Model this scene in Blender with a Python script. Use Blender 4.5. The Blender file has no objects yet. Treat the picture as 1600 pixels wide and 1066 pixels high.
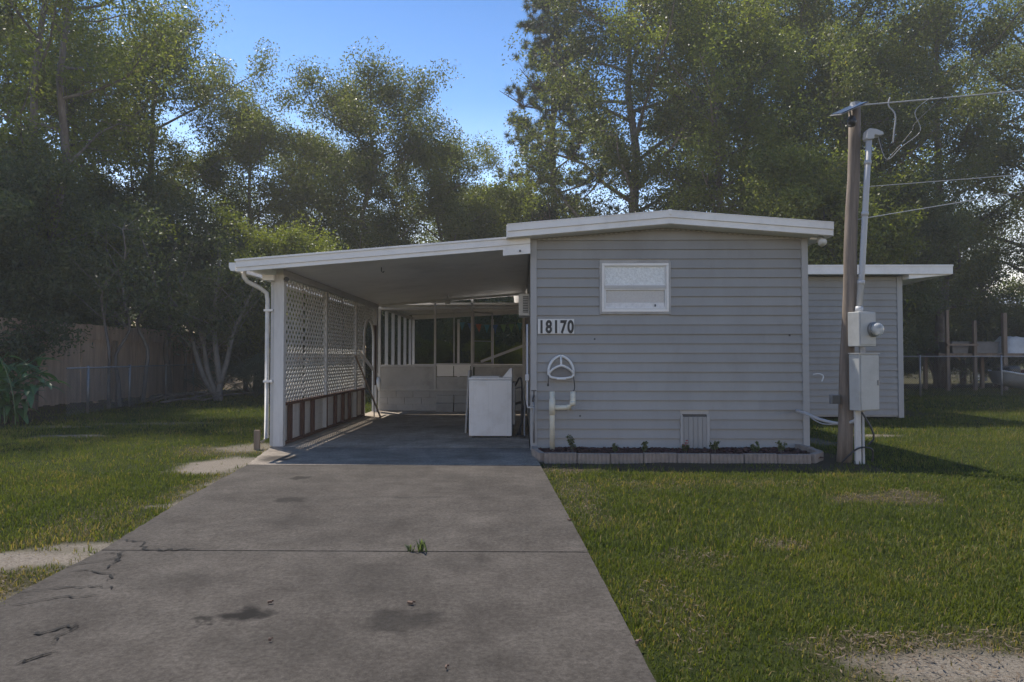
import bpy, math, random
import numpy as np
from mathutils import Vector, Matrix, Euler

R = math.radians
sc = bpy.context.scene
C = sc.collection

# ------------------------------------------------------------------ camera, sky, sun, exposure
cam_d = bpy.data.cameras.new('camera'); cam = bpy.data.objects.new('camera', cam_d); C.objects.link(cam)
cam_d.sensor_width = 36.0; cam_d.lens = 23.6; cam_d.clip_end = 2000; cam_d.clip_start = 0.05
cam.location = (0, 0, 1.24)
cam.rotation_euler = (R(90 + 1.47), 0, R(0.82))
sc.camera = cam

SUN_TO = Vector((-0.385, 0.43, 1.0)).normalized()
world = bpy.data.worlds.new('World'); sc.world = world; world.use_nodes = True
wt = world.node_tree; wt.nodes.clear()
wo = wt.nodes.new('ShaderNodeOutputWorld'); bg = wt.nodes.new('ShaderNodeBackground')
sky = wt.nodes.new('ShaderNodeTexSky'); sky.sky_type = 'NISHITA'; sky.sun_disc = False
sky.sun_elevation = math.asin(SUN_TO.z); sky.sun_rotation = math.atan2(SUN_TO.x, SUN_TO.y)
sky.air_density = 1.0; sky.dust_density = 0.3; sky.ozone_density = 2.0
# evening tint: warm band low on the horizon, deep blue above, the same all the way round
tc = wt.nodes.new('ShaderNodeTexCoord'); sep = wt.nodes.new('ShaderNodeSeparateXYZ')
ramp = wt.nodes.new('ShaderNodeValToRGB'); mixm = wt.nodes.new('ShaderNodeMix')
mixm.data_type = 'RGBA'; mixm.blend_type = 'MULTIPLY'; mixm.inputs[0].default_value = 1.0
cr = ramp.color_ramp
cr.elements[0].position = 0.0; cr.elements[0].color = (0.80, 0.54, 0.44, 1)
cr.elements[1].position = 1.0; cr.elements[1].color = (0.165, 0.26, 0.345, 1)
for p, c in ((0.16, (0.72, 0.54, 0.44, 1)), (0.25, (0.50, 0.51, 0.52, 1)), (0.36, (0.22, 0.31, 0.39, 1)), (0.5, (0.13, 0.225, 0.32, 1))):
    e = cr.elements.new(p); e.color = c
wt.links.new(tc.outputs['Generated'], sep.inputs[0]); wt.links.new(sep.outputs['Z'], ramp.inputs[0])
wt.links.new(sky.outputs[0], mixm.inputs[6]); wt.links.new(ramp.outputs[0], mixm.inputs[7])
wt.links.new(mixm.outputs[2], bg.inputs['Color']); bg.inputs['Strength'].default_value = 0.15
wt.links.new(bg.outputs[0], wo.inputs[0])

sun_d = bpy.data.lights.new('sun', 'SUN'); sun_d.energy = 2.0; sun_d.angle = R(0.6); sun_d.color = (1.0, 0.93, 0.82)
sun = bpy.data.objects.new('sun', sun_d); C.objects.link(sun); sun.location = (-20, 25, 60)
sun.rotation_euler = (-SUN_TO).to_track_quat('-Z', 'Y').to_euler()

vs = sc.view_settings
vs.view_transform = 'Standard'; vs.look = 'None'; vs.gamma = 1.0; vs.use_curve_mapping = False
vs.exposure = 1.78
HAZE = 0.0016

# ------------------------------------------------------------------ materials
MATS = {}
def nm(name):
    m = bpy.data.materials.new(name); m.use_nodes = True; MATS[name] = m
    t = m.node_tree; b = t.nodes['Principled BSDF']
    return m, t, b
def noise_node(t, scale, detail=4, rough=0.6, vec=None, sx=None):
    n = t.nodes.new('ShaderNodeTexNoise'); n.inputs['Scale'].default_value = scale
    n.inputs['Detail'].default_value = detail; n.inputs['Roughness'].default_value = rough
    g = t.nodes.new('ShaderNodeNewGeometry')
    if sx:
        mp = t.nodes.new('ShaderNodeMapping'); mp.inputs['Scale'].default_value = sx
        t.links.new(g.outputs['Position'], mp.inputs[0]); t.links.new(mp.outputs[0], n.inputs['Vector'])
    else:
        t.links.new(g.outputs['Position'], n.inputs['Vector'])
    return n
def rampn(t, src, lo, hi, c0=(0,0,0,1), c1=(1,1,1,1)):
    r = t.nodes.new('ShaderNodeValToRGB'); r.color_ramp.elements[0].position = lo; r.color_ramp.elements[1].position = hi
    r.color_ramp.elements[0].color = c0; r.color_ramp.elements[1].color = c1
    t.links.new(src, r.inputs[0]); return r
def mixn(t, fac, a, b, mode='MIX'):
    m = t.nodes.new('ShaderNodeMix'); m.data_type = 'RGBA'; m.blend_type = mode
    for i, v in ((0, fac), (6, a), (7, b)):
        if isinstance(v, (int, float)): m.inputs[i].default_value = v
        elif isinstance(v, tuple): m.inputs[i].default_value = v if len(v) == 4 else (*v, 1)
        else: t.links.new(v, m.inputs[i])
    return m.outputs[2]
def bumpn(t, b, src, strength, dist=0.01):
    bp = t.nodes.new('ShaderNodeBump'); bp.inputs['Strength'].default_value = strength; bp.inputs['Distance'].default_value = dist
    t.links.new(src, bp.inputs['Height']); t.links.new(bp.outputs[0], b.inputs['Normal'])
def simple(name, col, rough=0.6, var=0.18, scale=6.0, dirt=None, dscale=2.0, damt=0.35, bump=0.15, bscale=60, metal=0.0, stretch=None):
    """painted / weathered surface: base colour with two octaves of variation, optional dirt and fine relief"""
    m, t, b = nm(name)
    b.inputs['Roughness'].default_value = rough; b.inputs['Metallic'].default_value = metal
    n = noise_node(t, scale, 5, 0.65, sx=stretch)
    lo = tuple(max(0, c*(1-var)) for c in col); hi = tuple(min(1, c*(1+var)) for c in col)
    r = rampn(t, n.outputs[0], 0.3, 0.7, (*lo, 1), (*hi, 1)); out = r.outputs[0]
    if dirt:
        n2 = noise_node(t, dscale, 6, 0.7, sx=stretch); r2 = rampn(t, n2.outputs[0], 0.48, 0.72)
        mu = t.nodes.new('ShaderNodeMath'); mu.operation = 'MULTIPLY'; mu.inputs[1].default_value = damt
        t.links.new(r2.outputs[0], mu.inputs[0]); out = mixn(t, mu.outputs[0], out, dirt)
    t.links.new(out, b.inputs['Base Color'])
    if bump:
        n3 = noise_node(t, bscale, 3, 0.6, sx=stretch); bumpn(t, b, n3.outputs[0], bump, 0.004)
    return m

simple('siding', (0.290, 0.284, 0.272), 0.55, 0.05, 1.6, (0.20, 0.185, 0.165), 1.1, 0.45, 0.12, 25, stretch=(1, 1, 0.35))
_m = MATS['siding']; _t = _m.node_tree; _b = _t.nodes['Principled BSDF']; _src = _b.inputs['Base Color'].links[0].from_socket
_oi = _t.nodes.new('ShaderNodeObjectInfo'); _rr = rampn(_t, _oi.outputs['Random'], 0, 1, (0.93, 0.93, 0.93, 1), (1.05, 1.05, 1.04, 1))
_sz = noise_node(_t, 1.7, 6, 0.75, sx=(2.2, 2.2, 0.8)); _sr = rampn(_t, _sz.outputs[0], .42, .75, (1, 1, 1, 1), (0.94, 0.935, 0.92, 1))
_t.links.new(mixn(_t, 1.0, mixn(_t, 1.0, _src, _rr.outputs[0], 'MULTIPLY'), _sr.outputs[0], 'MULTIPLY'), _b.inputs['Base Color'])
simple('siding_trim', (0.36, 0.355, 0.345), 0.5, 0.05, 2.0, (0.24, 0.23, 0.22), 2.0, 0.3, 0.08, 30)
simple('white_metal', (0.80, 0.775, 0.735), 0.42, 0.04, 2.0, (0.45, 0.42, 0.38), 1.7, 0.4, 0.05, 30)
simple('ceiling_white', (0.84, 0.81, 0.77), 0.5, 0.05, 1.2, (0.42, 0.40, 0.37), 0.8, 0.4, 0.05, 30)
simple('white_wood', (0.60, 0.58, 0.55), 0.65, 0.08, 5.0, (0.30, 0.26, 0.22), 3.0, 0.55, 0.3, 50, stretch=(1, 1, 0.2))
simple('lattice_white', (0.66, 0.64, 0.60), 0.6, 0.08, 5.0, (0.38, 0.33, 0.27), 2.0, 0.5, 0.1, 50)
simple('grey_paint', (0.40, 0.385, 0.365), 0.6, 0.08, 3.0, (0.12, 0.115, 0.11), 2.0, 0.5, 0.15, 40)
simple('block_paint', (0.40, 0.385, 0.365), 0.8, 0.15, 6.0, (0.10, 0.095, 0.09), 3.0, 0.5, 0.5, 70)
simple('frame_metal', (0.48, 0.47, 0.45), 0.45, 0.06, 3.0, (0.2, 0.19, 0.18), 3.0, 0.4, 0.05, 30)
simple('brown_wood', (0.11, 0.052, 0.034), 0.7, 0.25, 8.0, (0.05, 0.03, 0.022), 3.0, 0.5, 0.4, 50, stretch=(1, 1, 0.2))
simple('old_wood', (0.21, 0.155, 0.11), 0.8, 0.3, 9.0, (0.08, 0.065, 0.05), 2.0, 0.6, 0.5, 60, stretch=(1, 1, 0.12))
simple('fence_wood', (0.48, 0.335, 0.235), 0.85, 0.25, 7.0, (0.18, 0.14, 0.11), 1.2, 0.6, 0.5, 60, stretch=(1, 1, 0.12))
simple('pole_wood', (0.21, 0.165, 0.128), 0.85, 0.45, 14.0, (0.06, 0.048, 0.04), 4.0, 0.85, 0.7, 60, stretch=(1, 1, 0.08))
simple('box_metal', (0.42, 0.42, 0.40), 0.5, 0.05, 3.0, (0.26, 0.25, 0.23), 4.0, 0.5, 0.04, 30)
simple('galvanised', (0.26, 0.26, 0.26), 0.55, 0.12, 20.0, (0.2, 0.19, 0.17), 6.0, 0.4, 0.05, 40, metal=0.6)
simple('pvc_grey', (0.44, 0.44, 0.44), 0.45, 0.04, 4.0, (0.34, 0.33, 0.31), 4.0, 0.3, 0.03, 30)
simple('pvc_cream', (0.62, 0.58, 0.46), 0.45, 0.05, 4.0, (0.40, 0.35, 0.25), 5.0, 0.4, 0.03, 30)
simple('appliance', (0.74, 0.73, 0.71), 0.3, 0.03, 2.0, (0.50, 0.46, 0.41), 3.5, 0.4, 0.03, 20)
simple('plastic_white', (0.66, 0.66, 0.64), 0.4, 0.04, 5.0, (0.42, 0.41, 0.38), 6.0, 0.35, 0.03, 30)
simple('black_plastic', (0.022, 0.022, 0.024), 0.45, 0.2, 6.0, None, bump=0.05)
simple('dark_metal', (0.05, 0.05, 0.05), 0.5, 0.2, 6.0, None, bump=0.05)
simple('cable_grey', (0.34, 0.34, 0.34), 0.5, 0.1, 10.0, None, bump=0)
simple('edging', (0.26, 0.215, 0.18), 0.9, 0.14, 9.0, (0.16, 0.135, 0.12), 5.0, 0.55, 0.6, 90)
simple('mulch', (0.085, 0.032, 0.024), 0.95, 0.5, 25.0, (0.03, 0.018, 0.015), 9.0, 0.6, 0.6, 60)
simple('bark', (0.12, 0.10, 0.085), 0.95, 0.35, 6.0, (0.26, 0.25, 0.23), 3.0, 0.5, 1.0, 18, stretch=(1, 1, 0.3))
simple('pine_bark', (0.13, 0.085, 0.062), 0.95, 0.35, 5.0, (0.06, 0.045, 0.035), 3.0, 0.5, 1.0, 12, stretch=(1, 1, 0.3))
simple('pale_bark', (0.17, 0.15, 0.128), 0.95, 0.35, 9.0, (0.09, 0.08, 0.07), 5.0, 0.6, 1.0, 25, stretch=(1, 1, 0.3))
simple('number_white', (0.66, 0.65, 0.62), 0.5, 0.03, 5.0, (0.45, 0.43, 0.40), 8.0, 0.3, 0.02, 30)
simple('number_black', (0.018, 0.018, 0.018), 0.5, 0.1, 5.0, None, bump=0)
simple('tarp', (0.52, 0.51, 0.48), 0.5, 0.12, 3.0, (0.3, 0.28, 0.25), 2.0, 0.5, 0.4, 12)
simple('bin_grey', (0.17, 0.165, 0.16), 0.6, 0.12, 3.0, (0.10, 0.09, 0.08), 2.0, 0.5, 0.1, 30)
simple('blue_post', (0.12, 0.15, 0.19), 0.6, 0.15, 4.0, (0.3, 0.3, 0.3), 3.0, 0.4, 0.2, 30)
simple('roof_sheet', (0.42, 0.43, 0.44), 0.4, 0.12, 3.0, (0.22, 0.18, 0.15), 1.5, 0.4, 0.1, 20, metal=0.3)
simple('boat_hull', (0.30, 0.30, 0.29), 0.45, 0.15, 4.0, (0.12, 0.12, 0.11), 2.0, 0.6, 0.1, 30)
simple('boat_red', (0.22, 0.03, 0.03), 0.6, 0.2, 4.0, None, bump=0.1)
simple('straw', (0.105, 0.076, 0.050), 0.9, 0.4, 40.0, None, bump=0)
simple('dark_crack', (0.008, 0.007, 0.006), 1.0, 0.3, 20.0, None, bump=0)
for k, c in (('flag_orange', (0.5, 0.16, 0.05)), ('flag_teal', (0.08, 0.28, 0.30)), ('flag_green', (0.22, 0.36, 0.12)), ('flag_blue', (0.10, 0.18, 0.36))):
    simple(k, c, 0.8, 0.1, 6.0, None, bump=0)

def mat_glass(name, col, rough, sc_, bump):
    m, t, b = nm(name)
    n = noise_node(t, sc_, 3, 0.7); r = rampn(t, n.outputs[0], 0.35, 0.65, tuple(c*0.78 for c in col)+(1,), (*col, 1))
    t.links.new(r.outputs[0], b.inputs['Base Color']); b.inputs['Roughness'].default_value = rough
    b.inputs['Specular IOR Level'].default_value = 0.7
    bumpn(t, b, n.outputs[0], bump, 0.01)
mat_glass('obscured_glass', (0.80, 0.82, 0.80), 0.22, 38, 0.8)
mat_glass('curtained_glass', (0.37, 0.395, 0.42), 0.12, 70, 0.12)
mat_glass('curtain_white', (0.72, 0.72, 0.72), 0.4, 20, 0.05)

m, t, b = nm('meter_glass')
b.inputs['Base Color'].default_value = (0.8, 0.82, 0.82, 1); b.inputs['Roughness'].default_value = 0.08
b.inputs['Transmission Weight'].default_value = 0.7; b.inputs['IOR'].default_value = 1.4
m, t, b = nm('solar_cell')
b.inputs['Base Color'].default_value = (0.05, 0.06, 0.09, 1); b.inputs['Roughness'].default_value = 0.15

m, t, b = nm('insect_screen')      # woven mesh: mostly open
tr = t.nodes.new('ShaderNodeBsdfTransparent'); mx = t.nodes.new('ShaderNodeMixShader'); mx.inputs[0].default_value = 0.08
b.inputs['Base Color'].default_value = (0.10, 0.10, 0.10, 1); b.inputs['Roughness'].default_value = 0.8
t.links.new(tr.outputs[0], mx.inputs[1]); t.links.new(b.outputs[0], mx.inputs[2])
t.links.new(mx.outputs[0], t.nodes['Material Output'].inputs[0])

def mat_leaf(name, c_dark, c_light, c_alt, transl=0.45, rough=0.44, spec=0.42, tcol=1.6):
    m, t, b = nm(name)
    at = t.nodes.new('ShaderNodeAttribute'); at.attribute_name = 'tint'
    oi = t.nodes.new('ShaderNodeObjectInfo')
    r = t.nodes.new('ShaderNodeValToRGB'); e = r.color_ramp.elements
    e[0].position = 0.0; e[0].color = (*c_dark, 1); e[1].position = 0.75; e[1].color = (*c_light, 1)
    x = e.new(1.0); x.color = (*c_alt, 1)
    t.links.new(at.outputs['Fac'], r.inputs[0])
    h = t.nodes.new('ShaderNodeHueSaturation')
    mr = t.nodes.new('ShaderNodeMapRange'); mr.inputs[3].default_value = 0.8; mr.inputs[4].default_value = 1.2
    t.links.new(oi.outputs['Random'], mr.inputs[0]); t.links.new(mr.outputs[0], h.inputs['Value'])
    t.links.new(r.outputs[0], h.inputs['Color'])
    b.inputs['Roughness'].default_value = rough; b.inputs['Specular IOR Level'].default_value = spec
    t.links.new(h.outputs[0], b.inputs['Base Color'])
    tl = t.nodes.new('ShaderNodeBsdfTranslucent')
    tcn = mixn(t, 1.0, h.outputs[0], (tcol, tcol*1.05, tcol*0.5, 1), 'MULTIPLY')
    t.links.new(tcn, tl.inputs[0])
    mx = t.nodes.new('ShaderNodeMixShader'); mx.inputs[0].default_value = transl
    t.links.new(b.outputs[0], mx.inputs[1]); t.links.new(tl.outputs[0], mx.inputs[2])
    t.links.new(mx.outputs[0], t.nodes['Material Output'].inputs[0])
mat_leaf('leaf_oak', (0.062, 0.080, 0.028), (0.118, 0.128, 0.038), (0.19, 0.16, 0.055), 0.52)
mat_leaf('leaf_light', (0.085, 0.105, 0.026), (0.15, 0.165, 0.038), (0.20, 0.18, 0.05), 0.55)
mat_leaf('leaf_yellow', (0.10, 0.125, 0.025), (0.17, 0.185, 0.035), (0.22, 0.20, 0.05), 0.5)
mat_leaf('leaf_dark', (0.066, 0.086, 0.044), (0.120, 0.138, 0.066), (0.17, 0.16, 0.08), 0.5)
mat_leaf('leaf_pine', (0.030, 0.050, 0.024), (0.060, 0.080, 0.034), (0.10, 0.10, 0.05), 0.25)
mat_leaf('leaf_broad', (0.05, 0.115, 0.042), (0.085, 0.17, 0.06), (0.11, 0.19, 0.06), 0.35, 0.3, 0.6)
mat_leaf('leaf_palm', (0.05, 0.075, 0.055), (0.09, 0.12, 0.09), (0.13, 0.15, 0.11), 0.2, 0.35)
mat_leaf('grass', (0.056, 0.074, 0.014), (0.108, 0.118, 0.022), (0.20, 0.15, 0.065), 0.4, 0.6, 0.15, 1.5)

# ground: colour from measured patches stored as point attributes (soil, dead straw, litter)
m, t, b = nm('ground_soil')
b.inputs['Roughness'].default_value = 0.95; b.inputs['Specular IOR Level'].default_value = 0.05
n1 = noise_node(t, 9, 6, 0.7); n2 = noise_node(t, 70, 4, 0.7)
green = rampn(t, n1.outputs[0], 0.3, 0.7, (0.014, 0.022, 0.006, 1), (0.040, 0.048, 0.013, 1)).outputs[0]
sand = rampn(t, n2.outputs[0], 0.3, 0.7, (0.12, 0.10, 0.082, 1), (0.28, 0.245, 0.205, 1)).outputs[0]
lit = rampn(t, n2.outputs[0], 0.3, 0.7, (0.035, 0.027, 0.018, 1), (0.11, 0.085, 0.060, 1)).outputs[0]
a1 = t.nodes.new('ShaderNodeAttribute'); a1.attribute_name = 'bare'
a2 = t.nodes.new('ShaderNodeAttribute'); a2.attribute_name = 'litter'
c1 = mixn(t, a2.outputs['Fac'], green, lit); c2 = mixn(t, a1.outputs['Fac'], c1, sand)
t.links.new(c2, b.inputs['Base Color'])
bumpn(t, b, n2.outputs[0], 0.7, 0.03)

def blob_nodes(t, blobs):
    """sum of soft round stains at fixed spots (x, y, rx, ry, amount)"""
    g = t.nodes.new('ShaderNodeNewGeometry'); acc = None
    dn = noise_node(t, 5, 4, 0.6)
    dm = t.nodes.new('ShaderNodeVectorMath'); dm.operation = 'MULTIPLY_ADD'; dm.inputs[1].default_value = (0.35, 0.35, 0); 
    t.links.new(dn.outputs['Color'], dm.inputs[0]); t.links.new(g.outputs['Position'], dm.inputs[2])
    for (x, y, rx, ry, a) in blobs:
        mp = t.nodes.new('ShaderNodeMapping'); mp.vector_type = 'POINT'
        mp.inputs['Location'].default_value = (-(x+.175)/rx, -(y+.175)/ry, 0); mp.inputs['Scale'].default_value = (1/rx, 1/ry, 0)
        t.links.new(dm.outputs[0], mp.inputs[0])
        ln = t.nodes.new('ShaderNodeVectorMath'); ln.operation = 'LENGTH'; t.links.new(mp.outputs[0], ln.inputs[0])
        mr = t.nodes.new('ShaderNodeMapRange'); mr.interpolation_type = 'SMOOTHSTEP'
        mr.inputs[1].default_value = 0.45; mr.inputs[2].default_value = 1.15; mr.inputs[3].default_value = a; mr.inputs[4].default_value = 0
        t.links.new(ln.outputs['Value'], mr.inputs[0])
        if acc is None: acc = mr.outputs[0]
        else:
            ad = t.nodes.new('ShaderNodeMath'); ad.operation = 'MAXIMUM'
            t.links.new(acc, ad.inputs[0]); t.links.new(mr.outputs[0], ad.inputs[1]); acc = ad.outputs[0]
    return acc
def mat_concrete(name, col, blobs):
    m, t, b = nm(name); b.inputs['Roughness'].default_value = 0.95; b.inputs['Specular IOR Level'].default_value = 0.15
    n1 = noise_node(t, 0.9, 6, 0.62); n2 = noise_node(t, 140, 3, 0.7); n3 = noise_node(t, 7, 6, 0.7)
    base = rampn(t, n1.outputs[0], 0.3, 0.72, tuple(c*0.70 for c in col)+(1,), tuple(c*1.22 for c in col)+(1,)).outputs[0]
    n4 = noise_node(t, 38, 5, 0.75); gr = rampn(t, n4.outputs[0], 0.32, 0.7, (0.55, 0.54, 0.53, 1), (1.38, 1.38, 1.38, 1)).outputs[0]
    base = mixn(t, 0.9, base, gr, 'MULTIPLY')
    n5 = noise_node(t, 2.6, 5, 0.6); bl_ = rampn(t, n5.outputs[0], 0.36, 0.62, (0.76, 0.75, 0.74, 1), (1.06, 1.06, 1.05, 1)).outputs[0]
    base = mixn(t, 0.75, base, bl_, 'MULTIPLY')
    fine = rampn(t, n2.outputs[0], 0.30, 0.75, (0.62, 0.62, 0.62, 1), (1.35, 1.34, 1.32, 1)).outputs[0]
    o = mixn(t, 0.55, base, fine, 'MULTIPLY')
    med = rampn(t, n3.outputs[0], 0.35, 0.7, (0.74, 0.73, 0.72, 1), (1.14, 1.14, 1.14, 1)).outputs[0]
    o = mixn(t, 0.8, o, med, 'MULTIPLY')
    v = t.nodes.new('ShaderNodeTexVoronoi'); v.inputs['Scale'].default_value = 55
    g = t.nodes.new('ShaderNodeNewGeometry'); t.links.new(g.outputs['Position'], v.inputs['Vector'])
    sp = rampn(t, v.outputs['Distance'], 0.05, 0.13, (1, 1, 1, 1), (0, 0, 0, 1)).outputs[0]
    o = mixn(t, mixn(t, 0.0, sp, sp) if False else sp, o, tuple(min(1, c*1.55) for c in col))
    if blobs:
        o = mixn(t, blob_nodes(t, blobs), o, (0.010, 0.009, 0.008, 1))
    t.links.new(o, b.inputs['Base Color'])
    bumpn(t, b, n2.outputs[0], 0.35, 0.004)
STAINS = [(-1.34, 3.27, .12, .11, .95), (-1.5, 3.2, .06, .05, .8), (-0.58, 3.22, .24, .16, .62), (-1.0, 2.9, .42, .28, .22),
          (-2.28, 6.97, .12, .1, .7), (-2.0, 5.9, .16, .13, .65), (-0.36, 4.1, .22, .2, .25), (-0.9, 3.8, .4, .3, .2),
          (-3.02, 8.3, .28, .3, .75), (-1.7, 5.1, .25, .2, .2), (-1.95, 3.75, .3, .2, .25), (0.05, 5.2, .2, .5, .18),
          (-0.2, 2.6, .35, .3, .2), (-1.6, 2.3, .5, .4, .2), (-.5, 6.9, .5, .3, .15)]
mat_concrete('concrete', (0.079, 0.0705, 0.0635), STAINS)
mat_concrete('concrete_apron_lifted', (0.27, 0.235, 0.20), [(-3.02, 8.3, .28, .3, .75), (-1.8, 8.6, .5, .3, .3), (-.5, 8.4, .4, .3, .25)])  # paler copy of the driveway concrete, colour offsets the shade on the apron
mat_concrete('concrete_porch_lifted', (0.42, 0.36, 0.30), [(-2.2, 9.2, .7, .4, .25), (-.7, 10.2, .5, .4, .4), (-1.2, 12, .6, .4, .2)])  # palest copy of the concrete, colour lifts the shaded carport floor

# ------------------------------------------------------------------ mesh helpers
class MB:
    def __init__(s): s.v = []; s.f = []
    def quadbox(s, pts):
        o = len(s.v); s.v += [tuple(p) for p in pts]
        for f in ((0,3,2,1), (4,5,6,7), (0,1,5,4), (1,2,6,5), (2,3,7,6), (3,0,4,7)): s.f.append(tuple(o+i for i in f))
        return s
    def box(s, x0, x1, y0, y1, z0, z1):
        return s.quadbox([(x0,y0,z0),(x1,y0,z0),(x1,y1,z0),(x0,y1,z0),(x0,y0,z1),(x1,y0,z1),(x1,y1,z1),(x0,y1,z1)])
    def obox(s, c, sx, sy, sz, rot=(0,0,0)):
        M = Euler(rot).to_matrix(); c = Vector(c)
        pts = [(-1,-1,-1),(1,-1,-1),(1,1,-1),(-1,1,-1),(-1,-1,1),(1,-1,1),(1,1,1),(-1,1,1)]
        return s.quadbox([c + M @ Vector((p[0]*sx/2, p[1]*sy/2, p[2]*sz/2)) for p in pts])
    def bar(s, a, b, w, h, up=(0,0,1)):
        a = Vector(a); b = Vector(b); d = (b-a).normalized(); up = Vector(up)
        sd = d.cross(up)
        if sd.length < 1e-4: sd = d.cross(Vector((1,0,0)))
        sd.normalize(); u = sd.cross(d).normalized()
        q = lambda p, i, j: p + sd*(i*w/2) + u*(j*h/2)
        return s.quadbox([q(a,-1,-1), q(a,1,-1), q(b,1,-1), q(b,-1,-1), q(a,-1,1), q(a,1,1), q(b,1,1), q(b,-1,1)])
    def tube(s, pts, rad, n=8, cap=True):
        pts = [Vector(p) for p in pts]
        if not hasattr(rad, '__len__'): rad = [rad]*len(pts)
        o = len(s.v); ref = Vector((0.31, 0.17, 0.93)).normalized()
        for i, p in enumerate(pts):
            d = (pts[min(i+1, len(pts)-1)] - pts[max(i-1, 0)]).normalized()
            if abs(d.dot(ref)) > 0.97: ref = Vector((1, 0.1, 0)).normalized()
            a = d.cross(ref).normalized(); b = d.cross(a).normalized()
            for k in range(n):
                th = 2*math.pi*k/n
                s.v.append(tuple(p + (a*math.cos(th) + b*math.sin(th))*rad[i]))
        for i in range(len(pts)-1):
            for k in range(n):
                s.f.append((o+i*n+k, o+i*n+(k+1) % n, o+(i+1)*n+(k+1) % n, o+(i+1)*n+k))
        if cap:
            s.f.append(tuple(o+k for k in range(n))[::-1]); s.f.append(tuple(o+(len(pts)-1)*n+k for k in range(n)))
        return s
    def extrude(s, poly, axis, a0, a1):
        """2-D polygon extruded along an axis ('x','y','z')"""
        o = len(s.v); n = len(poly)
        for a in (a0, a1):
            for (p, q) in poly:
                s.v.append({'x': (a, p, q), 'y': (p, a, q), 'z': (p, q, a)}[axis])
        s.f.append(tuple(o+i for i in range(n))); s.f.append(tuple(o+n+i for i in range(n))[::-1])
        for i in range(n):
            j = (i+1) % n; s.f.append((o+i, o+n+i, o+n+j, o+j))
        return s
    def mesh(s, name):
        me = bpy.data.meshes.new(name); me.from_pydata(s.v, [], s.f); me.update()
        import bmesh
        bm = bmesh.new(); bm.from_mesh(me); bmesh.ops.recalc_face_normals(bm, faces=bm.faces); bm.to_mesh(me); bm.free()
        return me
    def build(s, name, mat, parent=None, loc=None, smooth=False, bevel=0):
        return link(name, s.mesh(name), mat, parent, loc, smooth, bevel)
def link(name, me, mat, parent=None, loc=None, smooth=False, bevel=0):
    o = bpy.data.objects.new(name, me); C.objects.link(o)
    if mat and not me.materials: me.materials.append(MATS[mat])
    if smooth:
        for p in me.polygons: p.use_smooth = True
    if loc is not None: o.location = loc
    if parent is not None:
        o.parent = parent
        w = wloc(parent); o.location = Vector(o.location) - w
    if bevel:
        bv = o.modifiers.new('bevel', 'BEVEL'); bv.width = bevel; bv.segments = 2; bv.limit_method = 'ANGLE'
    return o
def wloc(o):
    w = Vector((0,0,0))
    while o is not None: w = w + Vector(o.location); o = o.parent
    return w
def thing(name, label, cat, loc, group=None):
    o = bpy.data.objects.new(name, None); C.objects.link(o); o.empty_display_size = 0.2
    o.location = loc; tag(o, label, cat, group); return o
def tag(o, label=None, cat=None, group=None, kind=None):
    if label: o['label'] = label
    if cat: o['category'] = cat
    if group: o['group'] = group
    if kind: o['kind'] = kind
    return o
def group_part(name, parent, loc):
    o = bpy.data.objects.new(name, None); C.objects.link(o); o.empty_display_size = 0.1
    o.parent = parent; o.location = Vector(loc) - wloc(parent); return o
def np_mesh(name, verts, faces_flat, nper, mat, attrs=None):
    """fast mesh from arrays: faces all with nper corners"""
    me = bpy.data.meshes.new(name); nv = len(verts); nf = len(faces_flat)//nper
    me.vertices.add(nv); me.vertices.foreach_set('co', np.ascontiguousarray(verts, dtype=np.float32).ravel())
    me.loops.add(nf*nper); me.loops.foreach_set('vertex_index', np.ascontiguousarray(faces_flat, dtype=np.int32))
    me.polygons.add(nf); me.polygons.foreach_set('loop_start', np.arange(0, nf*nper, nper, dtype=np.int32))
    for k, a in (attrs or {}).items():
        at = me.attributes.new(k, 'FLOAT', 'POINT'); at.data.foreach_set('value', np.ascontiguousarray(a, dtype=np.float32))
    me.update(calc_edges=True); me.validate()
    if mat: me.materials.append(MATS[mat])
    return me

# value noise for the lawn
_rs = np.random.RandomState(7); _G = _rs.rand(256, 256)
def vnoise(x, y, s):
    x = np.asarray(x)*s; y = np.asarray(y)*s
    xi = np.floor(x).astype(int); yi = np.floor(y).astype(int); fx = x-xi; fy = y-yi
    fx = fx*fx*(3-2*fx); fy = fy*fy*(3-2*fy)
    g = lambda a, b: _G[a % 256, b % 256]
    return (g(xi,yi)*(1-fx)+g(xi+1,yi)*fx)*(1-fy) + (g(xi,yi+1)*(1-fx)+g(xi+1,yi+1)*fx)*fy
def fbm(x, y, s, o=4):
    r = 0; a = 0.5; t_ = 0
    for i in range(o): r = r + a*vnoise(x+17.3*i, y-9.1*i, s*2**i); t_ += a; a *= 0.5
    return r/t_

# ------------------------------------------------------------------ ground
H_X0, H_X1, H_Y0 = 0.12, 3.87, 9.13            # mobile home front
def drive_left(y):  return np.interp(y, [-6, 3.34, 4.57, 6.45, 8.24, 9.5], [-2.35, -2.59, -2.74, -3.06, -3.24, -3.5])
def drive_right(y): return np.interp(y, [-6, 2.57, 8.14, 9.3], [0.86, 0.53, 0.20, 0.12])
SAND = [(-3.1, 4.22, .62, .20, 1), (-2.9, 4.55, .25, .12, .9), (-3.6, 3.9, .5, .25, .8), (-3.12, 5.75, .18, .14, .7), (-3.62, 8.1, .42, .55, 1.0),
        (-3.9, 9.6, .45, .5, .7), (-7.3, 10.9, .8, .22, .75), (-7.4, 13.1, 1.0, .25, .6), (-8.8, 12.5, .8, .25, .5), (1.92, 2.80, .42, .17, .85), (1.55, 2.85, .2, .1, .6), (2.2, 2.58, .45, .16, 1.0),
        (5.6, 11.2, .7, .25, .8), (4.5, 10.3, .25, .5, .7)]
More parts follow.
